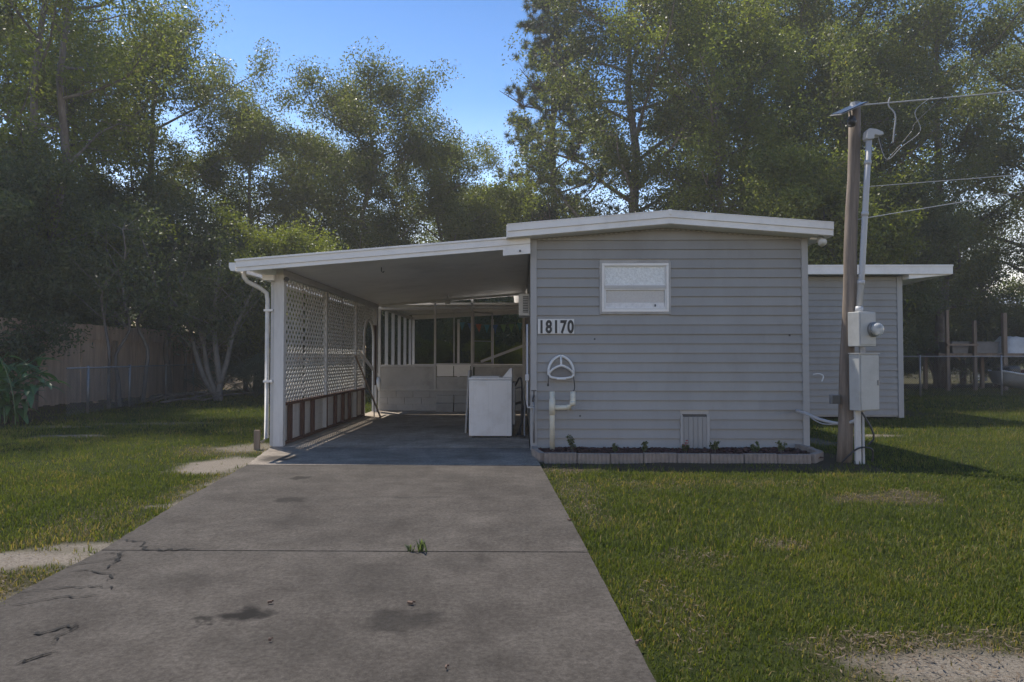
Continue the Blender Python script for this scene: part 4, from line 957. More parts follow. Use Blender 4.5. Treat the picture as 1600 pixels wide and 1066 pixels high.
for i, (x0, x1, h, lab) in enumerate(((16.78, 17.45, .46, 'grey storage bin on the timber rack, by its left end'), (17.66, 18.6, .46, 'wide grey storage bin on the rack beside the tarp'))):
    bx_ = thing('storage_bin', lab, 'bin', ((x0+x1)/2, 26.8, 1.43)); MB().quadbox([(x0+.04, 26.45, 1.432), (x1-.04, 26.45, 1.432), (x1-.04, 27.2, 1.432), (x0+.04, 27.2, 1.432), (x0, 26.4, 1.85), (x1, 26.4, 1.85), (x1, 27.25, 1.85), (x0, 27.25, 1.85)]).build('tub', 'bin_grey', bx_, bevel=.02); MB().box(x0-.02, x1+.02, 26.38, 27.27, 1.852, 1.89).build('lid', 'bin_grey', bx_, bevel=.01)
tp = MB(); nx2, ny2 = 22, 10; rs = np.random.RandomState(5)
for j in range(ny2+1):
    for i in range(nx2+1):
        u, v = i/nx2, j/ny2; edge = min(1, min(u, 1-u)*9)*min(1, min(v, 1-v)*4)
        tp.v.append((18.75+u*3.4, 26.35+v*1.3, 1.433+edge*(.58+.06*math.sin(u*9)+.05*rs.rand())))
for j in range(ny2):
    for i in range(nx2): o = j*(nx2+1)+i; tp.f.append((o, o+1, o+nx2+2, o+nx2+1))
tag(tp.build('tarp_pile', 'tarp', None, smooth=True), 'pale tarpaulin draped over a load on the timber rack', 'tarp')
bo = thing('dinghy', 'small grey dinghy lying on the grass beyond the fence', 'boat', (17.6, 23.6, 0))
hull = MB(); NS = 14; prof = [(-1, .75), (-.92, .35), (-.6, .08), (0, 0), (.6, .08), (.92, .35), (1, .75)]
for i in range(NS+1):
    f = i/NS; w = .62*math.sin(math.pi*min(1, .12+f*.75))**.6*(1 if f < .8 else 1); rise = .22*(1-f)**3
    for (p, q) in prof: hull.v.append((16.55+f*2.6, 23.7+p*w, .12+q*.62+rise))
for i in range(NS):
    for j in range(6): o = i*7+j; hull.f.append((o, o+1, o+8, o+7))
hull.f.append(tuple(range(7))); hull.f.append(tuple(NS*7+j for j in range(7))[::-1])
hull.build('hull', 'boat_hull', bo, smooth=True)
for sgn in (0, 6): MB().tube([hull.v[i*7+sgn] for i in range(NS+1)], .035, 6).build('gunwale', 'plastic_white', bo, smooth=True)
MB().box(17.2, 17.5, 23.25, 24.15, .48, .52).build('thwart', 'old_wood', bo); MB().box(18.2, 18.5, 23.2, 24.2, .48, .52).build('thwart', 'old_wood', bo)
MB().obox((17.75, 23.7, .72), .35, .5, .22, (0, R(8), 0)).build('cushion', 'boat_red', bo, bevel=.04); MB().obox((17.0, 23.7, .82), .5, .55, .28, (0, R(-6), R(12))).build('cover', 'dark_metal', bo, bevel=.08)
pv_ = thing('pole_barn', 'open pole barn with blue grey posts and sheet metal roof', 'shelter', (27, 36, 0))
for (x, y) in ((25.8, 34), (26.9, 34), (29.5, 34), (25.8, 38), (29.5, 38)): MB().box(x-.16, x+.16, y-.16, y+.16, -.05, 3.6).build('post', 'blue_post', pv_)
for k in range(7):
    x = 24.9+k*.8; MB().quadbox([(x, 33.3, 3.62), (x+.78, 33.3, 3.62), (x+.78, 38.7, 4.7), (x, 38.7, 4.7), (x, 33.3, 3.66), (x+.78, 33.3, 3.66), (x+.78, 38.7, 4.74), (x, 38.7, 4.74)]).build('roof_sheet', 'roof_sheet', pv_)
MB().box(24.9, 30.4, 33.9, 34.1, 3.5, 3.6).build('beam', 'old_wood', pv_)

# ------------------------------------------------------------------ trees
def make_oak(seed, H, Rr, zb, n_limb, per, leaf, lw_, clump=.62, trunk_r=.2, lean=0.0, stems=1, spread=1.0, nsub=9, mat_b='bark', flat=.8):
    """trunk and limb mesh plus leaf mesh, built round the origin"""
    rs = np.random.RandomState(seed); wood = MB(); cen = []; rad = []
    cz0 = (zb+H)/2; hz = (H-zb)/2
    for s in range(stems):
        a0 = rs.uniform(0, 6.28); off = Vector((math.cos(a0), math.sin(a0), 0))*(.12*trunk_r*10 if stems > 1 else 0)*.5
        top = Vector((rs.normal()*lean+off.x*4*(stems > 1), rs.normal()*lean+off.y*4*(stems > 1), H*.86)); pts = []
        for k in range(8):
            f = k/7; pts.append(off*(1-f) + top*f + Vector((rs.normal(), rs.normal(), 0))*.16*math.sin(math.pi*f) + Vector((0, 0, -.15*(k == 0))))
        wood.tube(pts, [trunk_r*(1.25 if k == 0 else 1)*(1-.82*k/7) for k in range(8)], 9)
        for i in range(n_limb//stems):
            f = .97*((i+.5)/(n_limb//stems))**.9; f0 = zb/H*.75; z = (f0+(1-f0)*f)
            kk = min(6.99, max(0.5, z/.86*7*.86)); base = pts[int(kk)].lerp(pts[min(7, int(kk)+1)], kk-int(kk))
            az = i*2.4+rs.uniform(-.5, .5); rel = (z*H-cz0)/hz
            rr_ = Rr*math.sqrt(max(.12, 1-min(1, abs(rel*.92+.12))**2.2))*rs.uniform(.72, 1.12)*spread
            tip = Vector((base.x+math.cos(az)*rr_, base.y+math.sin(az)*rr_, min(H, base.z+rr_*rs.uniform(.25, .75)+.3)))
            mid = base.lerp(tip, .5) + Vector((rs.normal()*.2, rs.normal()*.2, -.15*rr_*.3+rs.normal()*.15))
            lp = [base, base.lerp(mid, .5)+Vector((rs.normal(), rs.normal(), rs.normal()))*.08, mid, mid.lerp(tip, .5)+Vector((rs.normal(), rs.normal(), rs.normal()))*.12, tip]
            r0 = trunk_r*.42*(1-.6*z); wood.tube(lp, [r0, r0*.8, r0*.6, r0*.38, r0*.14], 6, False)
            for j in range(nsub):
                g = .3+.7*(j+rs.rand())/nsub; q = g*4; b0 = lp[min(3, int(q))].lerp(lp[min(4, int(q)+1)], q-int(q)) if q < 4 else tip
                dv = Vector((rs.normal(), rs.normal(), rs.normal()*.6+.25)).normalized()*rs.uniform(.5, 1.25)*(.35+Rr*.16)
                e = b0+dv; m2 = b0.lerp(e, .5)+Vector((rs.normal(), rs.normal(), rs.normal()))*.08
                wood.tube([b0, m2, e], [r0*.3, r0*.2, r0*.07], 4, False)
                cen += [tuple(m2), tuple(e)]; rad += [clump*rs.uniform(.6, 1.0), clump*rs.uniform(.7, 1.35)]
        cen.append(tuple(pts[-1])); rad.append(clump)
    V, tn = leafset(rs, cen, per, rad, leaf, lw_, .25, flat)
    wm_ = wood.mesh('trunk'); wm_.materials.append(MATS[mat_b])
    for p in wm_.polygons: p.use_smooth = True
    return wm_, (V, tn)
def crown_mesh(data, mat):
    return np_mesh('crown', data[0], np.arange(len(data[0])), 4, mat, {'tint': data[1]})
OAK = {}
def proto(key, mat, *a, **k):
    w, d = make_oak(*a, **k); OAK[key] = (w, crown_mesh(d, mat))
    return OAK[key]
proto('oak_a', 'leaf_oak', 11, 16, 4.6, 4.0, 26, 170, .125, .062, clump=.8, trunk_r=.24, lean=.5)
proto('oak_b', 'leaf_oak', 23, 19, 5.6, 4.5, 32, 160, .125, .062, clump=.9, trunk_r=.3, lean=.6)
proto('oak_c', 'leaf_light', 37, 14, 3.4, 3.0, 26, 190, .115, .056, clump=.76, trunk_r=.18, lean=.5)
proto('airy', 'leaf_light', 41, 17, 3.8, 4.5, 28, 100, .115, .052, clump=.72, trunk_r=.15, lean=.9, stems=2)
proto('under', 'leaf_dark', 53, 6.5, 2.6, .6, 18, 150, .12, .055, clump=.7, trunk_r=.09, lean=.3, stems=2)
proto('bush', 'leaf_dark', 67, 3.2, 1.7, .1, 12, 140, .11, .05, clump=.5, trunk_r=.05, lean=.2, stems=2)
proto('yellow', 'leaf_yellow', 71, 6.5, 2.3, 2.4, 16, 150, .11, .055, clump=.55, trunk_r=.08, lean=.3)
proto('small', 'leaf_light', 83, 8.5, 2.5, 2.6, 18, 150, .11, .055, clump=.58, trunk_r=.11, lean=.4)
def tree(key, name, label, x, y, s=1.0, rz=0, group=None, cat='tree', sz=1.0, mat=None):
    t_ = thing(name, label, cat, (x, y, 0), group); t_.rotation_euler = (0, 0, R(rz)); t_.scale = (s, s, s*sz)
    w, c_ = OAK[key]
    for nm_, me_ in (('trunk', w), ('crown', c_)):
        o = bpy.data.objects.new(nm_, me_); C.objects.link(o); o.parent = t_
        if nm_ == 'crown' and mat:
            o.material_slots[0].link = 'OBJECT'; o.material_slots[0].material = MATS[mat]
    return t_
# left side
tree('airy', 'oak_tree', 'tall thin stemmed tree with sparse leaves behind the ginger plant', -13.6, 18.5, 1.08, 10, 'trees at the left boundary')
tree('airy', 'oak_tree', 'tall airy tree rising behind the wooden fence, olive leaves', -15.5, 22.5, 1.1, 140, 'trees at the left boundary')
tree('oak_a', 'oak_tree', 'broad oak behind the far end of the wooden fence', -14.6, 26.0, .96, 60, 'trees at the left boundary')
tree('oak_c', 'oak_tree', 'yellow green oak standing between the broad oak and the round topped oak', -10.8, 27.5, .93, 0, 'trees at the left boundary')
tree('oak_a', 'oak_tree', 'oak far left with a dark full crown', -19.5, 24.0, 1.0, 200, 'trees at the left boundary')
tree('oak_c', 'oak_tree', 'round topped oak in front of the open sky above the carport', -6.3, 28.0, 1.04, 90, 'trees behind the carport', mat='leaf_oak')
tree('oak_c', 'oak_tree', 'lower oak leaning out beside the gap of open sky', -3.9, 29.0, .86, 220, 'trees behind the carport', mat='leaf_oak')
tree('small', 'small_tree', 'low dark tree at the foot of the sky gap', -2.3, 33.0, 1.25, 40, 'trees behind the carport', mat='leaf_oak')
tree('small', 'small_tree', 'small grey green tree beside the pine above the carport roof', .3, 31.0, 1.15, 140, 'trees behind the carport')
tree('oak_c', 'oak_tree', 'slim oak between the yellow green oak and the round topped oak', -8.7, 31.0, .92, 300, 'trees behind the carport', mat='leaf_oak')
# right side
tree('oak_b', 'oak_tree', 'massive oak rising behind the mobile home ridge', 4.8, 28.0, 1.05, 20, 'trees behind the house')
tree('oak_b', 'oak_tree', 'tall oak behind the right slope of the house roof', 9.6, 30.0, 1.08, 130, 'trees behind the house')
tree('oak_a', 'oak_tree', 'oak with light leaves crowding the massive oak', 7.6, 25.5, .98, 250, 'trees behind the house', mat='leaf_light')
tree('oak_b', 'oak_tree', 'tall forked oak behind the pole top', 14.2, 29.0, 1.05, 290, 'trees behind the house')
tree('oak_a', 'oak_tree', 'broad oak over the timber rack', 18.3, 29.5, 1.15, 330, 'trees behind the house')
tree('oak_b', 'oak_tree', 'dark oak over the pole barn', 23.5, 31.0, 1.0, 70, 'trees behind the house')
tree('oak_a', 'oak_tree', 'full oak behind the addition roof corner', 12.3, 25.0, .86, 100, 'trees behind the house')
tree('small', 'small_tree', 'small sunlit tree behind the addition roof', 8.6, 21.5, 1.02, 10, 'trees behind the house')
tree('small', 'small_tree', 'small dark tree beside the addition corner', 12.6, 23.6, .95, 200, 'trees behind the house', mat='leaf_dark')
tree('small', 'small_tree', 'small dark tree by the timber rack end', 16.0, 29.0, .95, 300, 'trees behind the house', mat='leaf_dark')
# understorey
US = [(-13.2, 15.8, .95, 0), (-14.0, 19.0, 1.0, 60), (-13.4, 22.2, 1.05, 120), (-12.4, 25.2, 1.0, 180), (-10.4, 27.6, .95, 240), (-8.2, 28.8, .9, 300), (-5.6, 30.5, .9, 20), (-16.5, 17.6, 1.1, 80), (-16, 21.5, 1.1, 140),
      (-3.2, 31, .85, 200), (-.6, 33, .85, 260), (3, 34, .9, 320), (7, 33, 1.0, 40), (11, 27.5, 1.0, 100), (14.5, 31, .9, 160), (18, 34, .95, 220), (21.5, 33, 1.0, 280), (-18.5, 20, 1.1, 30), (25.5, 30, 1, 90)]
UL = ['dark understory tree hanging over the fence behind the ginger plant', 'understory tree behind the fence between the first two saplings', 'understory tree behind the fence beside the thick dark trunk', 'understory tree at the far end of the wooden fence',
      'understory tree below the yellow green oak, past the fence end', 'understory tree below the carport eave and behind the palmettos', 'understory tree at the foot of the round topped oak', 'deep understory tree behind the near end of the fence', 'deep understory tree behind the tall airy tree',
      'understory tree below the oak beside the sky gap', 'understory tree at the foot of the pine', 'understory tree behind the massive oak trunk', 'understory tree behind the house between the two tallest oaks', 'understory tree beside the addition roof corner', 'understory tree below the forked oak behind the pole',
      'understory tree behind the timber rack', 'understory tree between the timber rack and the pole barn', 'outermost understory tree deep in the left wood', 'understory tree beside the pole barn']
for i, (x, y, s, rz) in enumerate(US): tree('under', 'understory_tree', UL[i], x, y, s, rz, 'understory along the wood edge')
BS = [(-9.4, 24.6, .9), (-8.2, 25.4, .8), (-10.6, 25.6, 1.0), (-6.6, 26.6, .9), (-4.8, 27.2, .95), (-2.9, 27.6, 1.0), (-1.1, 27.0, 1.05), (.8, 27.8, 1.0), (-12.8, 14.8, .9), (10.2, 24.4, .9), (11.6, 26.3, 1.0), (14.2, 27.5, .8), (-3.9, 24.9, .7), (-2.0, 24.6, .75), (-.4, 24.9, .7), (24, 29, 1), (13.2, 30.5, 1.0), (15.4, 31.5, 1.1), (17.2, 31.0, 1.0), (19.4, 31.8, 1.15), (21.6, 31.0, 1.0), (23.4, 33.5, 1.2)]
BL = ['evergreen bush behind the carport post, left of the yellow green tree', 'evergreen bush just behind the yellow green tree trunk', 'evergreen bush between the yellow green tree and the wooden fence', 'evergreen bush below the round topped oak', 'evergreen bush right of the round topped oak trunk', 'evergreen bush seen through the middle porch screen', 'evergreen bush seen past the open screen door', 'evergreen bush behind the porch at the house corner',
      'evergreen bush at the near end of the wooden fence', 'evergreen bush right behind the addition', 'evergreen bush past the addition by the chain link fence', 'evergreen bush in front of the forked oak trunk', 'low bush close behind the left porch screen', 'low bush close behind the porch mullion', 'low bush close behind the porch bunting', 'evergreen bush in front of the pole barn',
      'bush behind the left end of the timber rack', 'bush behind the first grey bin on the rack', 'bush behind the second grey bin on the rack', 'large bush behind the tarp covered load', 'bush between the tarp covered load and the pole barn', 'largest bush at the left side of the pole barn']
for i, (x, y, s) in enumerate(BS): tree('bush', 'bush', BL[i], x, y, s, i*77, 'bushes at the back of the yard', 'bush')
tree('yellow', 'yellow_green_tree', 'bright yellow green small tree just above the carport eave', -8.0, 21.6, .86, 30)
tree('yellow', 'yellow_green_tree', 'pale yellow green tree drooping behind the utility pole', 9.6, 20.5, 1.05, 150)

tree('yellow', 'shrub', 'lime green shrub behind the tarp covered load', 20.3, 33.0, .55, 70, 'shrubs with sunlight put into the leaf colour', 'bush')  # light yellow leaves stand in for sunlit foliage behind the rack
tree('yellow', 'shrub', 'lime green shrub behind the grey bins', 17.6, 32.6, .5, 170, 'shrubs with sunlight put into the leaf colour', 'bush')
tree('yellow', 'shrub', 'lime green shrub beside the pole barn posts', 23.2, 35.0, .6, 270, 'shrubs with sunlight put into the leaf colour', 'bush')
tree('yellow', 'shrub', 'lime green shrub seen through the left porch screen', -3.2, 23.6, .30, 20, 'shrubs with sunlight put into the leaf colour', 'bush')  # added behind the porch, pale leaf colour in place of sunlight
tree('yellow', 'shrub', 'lime green shrub seen through the open screen door', -1.2, 23.4, .30, 220, 'shrubs with sunlight put into the leaf colour', 'bush')
tree('yellow', 'shrub', 'lime green shrub seen below the bunting', -.1, 23.2, .26, 320, 'shrubs with sunlight put into the leaf colour', 'bush')

# far woods, one mass
rs = np.random.RandomState(99); cs = []; rr_ = []
for k in range(900):
    x = rs.uniform(-75, 85); y = rs.uniform(44, 62); h = 4.5+3.5*fbm(x, y, .12, 3)
    if -9 < x < 3: h -= 1.5
    cs.append((x, y, rs.uniform(0, 1)**.7*h)); rr_.append(rs.uniform(.9, 1.8))
V, tn = leafset(rs, cs, 90, rr_, .32, .2, .2, .8)
tag(link('far_woods', np_mesh('far_woods', V, np.arange(len(V)), 4, 'leaf_dark', {'tint': tn}), None), 'distant mass of woods behind the yards', 'woods', kind='stuff')

# crooked multi-stem tree by the fence end
ct = thing('crooked_tree', 'crooked pale barked tree with splayed stems at the lawn edge', 'tree', (-9.0, 19.8, 0))
wd_ = MB()
stems = [[(-9.0, 19.8, -.1), (-9.12, 19.8, .35), (-9.35, 19.85, .9), (-9.5, 19.9, 1.7), (-9.9, 19.9, 2.8), (-10.3, 20, 3.6)],
         [(-8.95, 19.8, -.1), (-8.93, 19.8, .5), (-8.75, 19.85, 1.2), (-8.6, 19.9, 2.0), (-8.2, 19.9, 2.9), (-7.8, 20, 3.9)],
         [(-9.05, 19.85, .1), (-9.45, 19.85, .7), (-9.75, 19.9, 1.5), (-10.0, 19.95, 2.3), (-10.6, 20, 3.1)],
         [(-8.93, 19.8, .5), (-9.02, 19.7, 1.4), (-9.1, 19.7, 2.5), (-9.0, 19.8, 3.8)]]
cs = []
for s_ in stems:
    P_ = hcurve(s_, 4); wd_.tube(P_, [.10*(1-.7*i/len(P_)) for i in range(len(P_))], 8)
    rs = np.random.RandomState(len(P_)+int(abs(s_[-1][0])*10))
    for k in range(16):
        b0 = Vector(P_[rs.randint(len(P_)//2, len(P_))]); e = b0+Vector((rs.normal()*.6, rs.normal()*.6, rs.uniform(.0, 1.2))); wd_.tube([b0, e], [.02, .006], 4, False); cs.append(tuple(e))
wd_.build('trunk', 'pale_bark', ct, smooth=True)
rs = np.random.RandomState(8); V, tn = leafset(rs, cs, 130, [.5]*len(cs), .11, .05); link('crown', np_mesh('crown', V, np.arange(len(V)), 4, 'leaf_dark', {'tint': tn}), None, ct)
# thin bare saplings in front of the fence
for i, (x, y, h, r_) in enumerate(((-10.4, 16.8, 4.6, .045), (-10.6, 17.6, 4.2, .05), (-10.9, 19.2, 4.8, .06), (-11.2, 21.2, 5.0, .10), (-11.6, 23.0, 4.6, .06))):
    rg = random.Random(i+3); P_ = [(x+rg.uniform(-.12, .12)*k*.6, y+rg.uniform(-.1, .1)*k*.5, -.1+h*k/6) for k in range(7)]
    sp_ = thing('sapling', ('slender pale sapling in front of the wooden fence', 'slender twin sapling by the fence, slightly thicker', 'thin dark sapling midway along the fence', 'thick dark trunk against the wooden fence', 'thin sapling close to the fence end')[i], 'tree', (x, y, 0), 'saplings along the fence')
    mb = MB().tube(hcurve(P_, 3), [r_*(1-.6*k/18) for k in range(19)], 7); cs = []
    for k in range(14):
        b0 = Vector(P_[rg.randint(3, 6)]); e = b0+Vector((rg.uniform(-1, 1), rg.uniform(-.9, .9), rg.uniform(0, .9))); mb.tube([b0, e], [.012, .004], 4, False); cs.append(tuple(e))
    mb.build('trunk', 'bark', sp_, smooth=True)
    rs = np.random.RandomState(i); V, tn = leafset(rs, cs, 110, [.5]*len(cs), .11, .05); link('crown', np_mesh('crown', V, np.arange(len(V)), 4, 'leaf_dark', {'tint': tn}), None, sp_)

# pine
pi_ = thing('pine_tree', 'tall dark pine with tufted branches against the open sky', 'tree', (1.6, 32, 0))
rs = np.random.RandomState(77); wood = MB(); H = 22
trk = [(1.6+.12*math.sin(k), 32, -.1+H*k/9) for k in range(10)]; wood.tube(trk, [.26*(1-.85*k/9) for k in range(10)], 9); tufts = []
for k in range(64):
    z = 6+15.2*(k/64); L = (4.2*(1-(z-6)/20))*rs.uniform(.6, 1.1); a = k*2.4+rs.uniform(-.4, .4)
    b0 = Vector((1.6, 32, z)); e = b0+Vector((math.cos(a)*L, math.sin(a)*L, L*rs.uniform(.05, .4))); m_ = b0.lerp(e, .55)+Vector((0, 0, -.12*L))
    wood.tube([b0, m_, e], [.05, .035, .012], 5, False)
    for j in range(20):
        f = .2+.8*rs.rand(); q = (m_.lerp(e, (f-.55)/.45) if f > .55 else b0.lerp(m_, f/.55)) + Vector((rs.normal()*.3, rs.normal()*.3, abs(rs.normal())*.3))
        wood.tube([m_.lerp(e, max(0, f-.6)), q], [.012, .008], 3, False); tufts.append(tuple(q))
wood.build('trunk', 'pine_bark', pi_, smooth=True)
T = np.array(tufts); n = 95; c = np.repeat(T, n, 0); N = len(c); d = rs.normal(size=(N, 3)); d[:, 2] += .5; d /= np.linalg.norm(d, axis=1)[:, None]
s_ = np.cross(d, rs.normal(size=(N, 3))); s_ /= np.linalg.norm(s_, axis=1)[:, None]; L = rs.uniform(.18, .38, N)[:, None]
V = np.stack([c-s_*.014, c+s_*.014, c+d*L], 1).reshape(-1, 3)
link('crown', np_mesh('crown', V, np.arange(len(V)), 3, 'leaf_pine', {'tint': np.repeat(rs.rand(N)*.8, 3)}), None, pi_)

# ginger plant: big lance-shaped leaves
def lance(L, W, droop):
    mb = MB(); n = 7
    for k in range(n+1):
        f = k/n; w = W*math.sin(math.pi*min(.98, f*.94+.05))**.8*.5; x = L*f*math.cos(droop*f); z = -L*f*math.sin(droop*f)*.9
        mb.v += [(x, -w, z+w*.35), (x, 0, z), (x, w, z+w*.35)]
    for k in range(n): o = k*3; mb.f += [(o, o+1, o+4, o+3), (o+1, o+2, o+5, o+4)]
    me = mb.mesh('leaf'); at = me.attributes.new('tint', 'FLOAT', 'POINT'); at.data.foreach_set('value', np.linspace(.2, .7, len(me.vertices)).astype(np.float32)); me.materials.append(MATS['leaf_broad'])
    for p in me.polygons: p.use_smooth = True
    return me
LM = [lance(.55, .13, .7), lance(.5, .12, 1.0), lance(.6, .12, .4)]
gp = thing('ginger_plant', 'leafy clump of long glossy green leaves at the left lawn edge', 'plant', (-10.4, 12.9, 0)); rg = random.Random(31); stm = MB()
for k in range(26):
    a = rg.uniform(0, 6.28); bx, by = -10.4+rg.gauss(0, .35), 12.9+rg.gauss(0, .3); out = rg.uniform(.25, 1.15); h = rg.uniform(.9, 1.75)
    P_ = [Vector((bx+math.cos(a)*out*f*f, by+math.sin(a)*out*f*f, -.05+h*(f-.15*f**3))) for f in [i/6 for i in range(7)]]
    stm.tube(P_, .012, 5, False)
    for j in range(9):
        f = .3+.7*j/8; q = f*6; p = P_[min(5, int(q))].lerp(P_[min(6, int(q)+1)], q-int(q))
        o = link('leaf', LM[rg.randint(0, 2)], None, gp, p); o.rotation_euler = (rg.uniform(-.4, .4), rg.uniform(-.75, .2), a+(1 if j % 2 else -1)*rg.uniform(.3, 1.3)); s = rg.uniform(.75, 1.15); o.scale = (s, s, s)
stm.build('stem', 'leaf_broad', gp)
# palmetto fans
def fan_mesh():
    mb = MB()
    for k in range(17):
        a = R(-105+k*13); L = .55*(1-.15*abs(k-8)/8); w = .016
        d = Vector((math.cos(a), math.sin(a), 0)); s = Vector((-d.y, d.x, 0)); m_ = d*L*.55+Vector((0, 0, .05)); e = d*L-Vector((0, 0, .04))
        o = len(mb.v); mb.v += [(0, 0, 0), tuple(m_-s*w), tuple(e), tuple(m_+s*w)]; mb.f.append((o, o+1, o+2, o+3))
    me = mb.mesh('frond'); at = me.attributes.new('tint', 'FLOAT', 'POINT'); at.data.foreach_set('value', np.tile([.2, .5, .8, .5], 17).astype(np.float32)); me.materials.append(MATS['leaf_palm']); return me
FM = fan_mesh()
for i, (x, y, s) in enumerate(((-8.3, 20.8, 1.0), (-7.6, 21.6, 1.1), (-8.9, 22.0, 1.1), (-7.0, 20.4, .8), (-9.9, 21.6, .9))):
    pm = thing('palmetto', ('saw palmetto clump right beside the crooked tree', 'tallest saw palmetto clump between the crooked tree and carport', 'saw palmetto clump behind the crooked tree', 'smallest saw palmetto clump next to the carport downspout', 'saw palmetto clump between the crooked tree and the fence')[i], 'palmetto', (x, y, 0), 'palmettos near the crooked tree'); rg = random.Random(i); stk = MB()
    for k in range(22):
        a = rg.uniform(0, 6.28); el = rg.uniform(.35, 1.3); L = rg.uniform(.6, 1.15)*s; p = Vector((x+math.cos(a)*math.cos(el)*L, y+math.sin(a)*math.cos(el)*L, .05+math.sin(el)*L))
        stk.tube([(x, y, 0), p], [.012, .008], 4, False); o = link('frond', FM, None, pm, p); o.rotation_euler = Euler((rg.uniform(-.4, .4), -el*.8+rg.uniform(-.2, .3), a)); o.scale = (s, s, s)
    stk.build('stalk', 'leaf_palm', pm)
# fallen branches heaped at the fence foot
rg = random.Random(5)
for i in range(9):
    x, y = -9.9+rg.uniform(-.7, .7), 18.8+rg.uniform(-.8, .8); a = rg.uniform(-.5, .6); L = rg.uniform(.7, 1.6)
    o = MB().tube([(x, y, .03), (x+L*.5*math.cos(a), y+L*.3*math.sin(a), .12+rg.uniform(0, .15)), (x+L*math.cos(a), y+L*.6*math.sin(a), .05+rg.uniform(0, .3))], [.022, .017, .008], 5).build('fallen_branch', 'bark', None); tag(o, 'fallen dead branch lying by the crooked tree', 'branch', 'fallen branches by the crooked tree')

# ------------------------------------------------------------------ grass
def grass(n, x0, x1, ya, yb, hmean, w, seed, three):
    rs = np.random.RandomState(seed); x = rs.uniform(x0, x1, n); y = rs.uniform(ya, yb, n)
    keep = ~((x > drive_left(y)-.01) & (x < drive_right(y)+.015) & (y < 9.4))
    keep &= ~((x > -3.52) & (x < .15) & (y >= 9.3) & (y < 21)) & ~((x > .1) & (x < 3.9) & (y > 8.02) & (y < 24.1)) & ~((x > 3.8) & (x < 7.98) & (y > 14.1) & (y < 19.1))
    bare = f_bare(x, y); lit = f_litter(x, y); clp = fbm(x, y, 3.5, 3)
    keep &= rs.rand(n) > np.clip(bare*1.15, 0, .97)
    keep &= rs.rand(n) > np.clip(lit*.85, 0, .9)
    keep &= rs.rand(n) < .55+clp*.8
    x, y, bare, lit, clp = x[keep], y[keep], bare[keep], lit[keep], clp[keep]; N = len(x)
    dry = np.clip(blobs(DRY, x, y)*.9 + bare*.5, 0, 1)
    z = f_z(x, y)-.005; th = rs.uniform(0, 6.283, N); h = hmean*rs.uniform(.45, 1.3, N)*(.6+.8*clp)*(1-.35*dry); ln = rs.uniform(.1, .9, N)*h
    ww = w*rs.uniform(.6, 1.3, N); dx, dy_ = np.cos(th), np.sin(th); fa = th+1.57+rs.uniform(-.8, .8, N); sx, sy = np.cos(fa)*ww/2, np.sin(fa)*ww/2
    b0 = np.stack([x-sx, y-sy, z], 1); b1 = np.stack([x+sx, y+sy, z], 1); tip = np.stack([x+dx*ln, y+dy_*ln, z+h*np.sqrt(np.clip(1-(ln/h*.8)**2, .1, 1))], 1)
    tint = np.clip(rs.beta(2, 2, N)*.65 + (fbm(x, y, 1.1, 3)-.5)*.9 + (rs.rand(N) < (.07+dry*.75+np.clip(fbm(x, y, 2.3, 3)-.55, 0, 1)*1.2))*rs.uniform(.4, .9, N), 0, 1)
    if three:
        md = np.stack([x+dx*ln*.35, y+dy_*ln*.35, z+h*.6], 1); s3 = np.stack([sx, sy, 0*sx], 1)*.8
        V = np.stack([b0, b1, md+s3, md-s3, tip], 1).reshape(-1, 3); o = np.arange(N)[:, None]*5
        F = np.concatenate([o+np.array([[0, 1, 2]]), o+np.array([[0, 2, 3]]), o+np.array([[3, 2, 4]])], 1).ravel(); tt = np.repeat(tint, 5)
    else:
        V = np.stack([b0, b1, tip], 1).reshape(-1, 3); F = np.arange(3*N); tt = np.repeat(tint, 3)
    return V, F, tt
Vs, Fs, Ts = [], [], []; off = 0
for args in ((165000, -4.8, 4.2, 1.9, 4.4, .038, .0055, 1, True), (150000, -7, 6.5, 4.4, 7.4, .047, .007, 2, True), (90000, -9, 9.5, 7.4, 11, .055, .010, 3, False),
             (110000, -12, 14, 11, 17, .07, .014, 4, False), (90000, -12.5, 23, 17, 28, .085, .022, 5, False)):
    V, F, tt = grass(*args); Vs.append(V); Fs.append(F+off); Ts.append(tt); off += len(V)
me = np_mesh('lawn_grass', np.concatenate(Vs), np.concatenate(Fs), 3, 'grass', {'tint': np.concatenate(Ts)})
tag(link('lawn_grass', me, None), 'short coarse green lawn grass either side of the driveway', 'grass', kind='stuff')
# straw and dead leaves over the thin patches
rs = np.random.RandomState(21); N = 40000
x = rs.uniform(-13, 12, N); y = rs.uniform(2, 20, N); p = np.maximum(blobs(DRY, x, y), f_litter(x, y)*.55); p = np.maximum(p, f_bare(x, y)*.35)
near = (rs.rand(N) < .28); idx = rs.randint(0, len(DRY), N); B = np.array(DRY)[idx]; x = np.where(near, B[:, 0]+rs.normal(size=N)*B[:, 2]*.7, x); y = np.where(near, B[:, 1]+rs.normal(size=N)*B[:, 3]*.7, y)
p = np.maximum(blobs(DRY, x, y), np.maximum(f_litter(x, y)*.55, f_bare(x, y)*.35))
k = (rs.rand(N) < p) & ~((x > drive_left(y)-.03) & (x < .2) & (y < 9.5)) & ~((x > -3.5) & (x < .1) & (y > 9.3)) & ~((x > drive_left(y)-.03) & (x < drive_right(y)+.02) & (y < 9.5)) & ~((x > 0) & (x < 3.95) & (y > 7.95)) & ~((x > 3.8) & (x < 8) & (y > 14)); x, y = x[k], y[k]; N = len(x)
th = rs.uniform(0, 6.28, N); L = rs.uniform(.006, .026, N); w = rs.uniform(.001, .004, N); z = f_z(x, y)+rs.uniform(.004, .03, N)
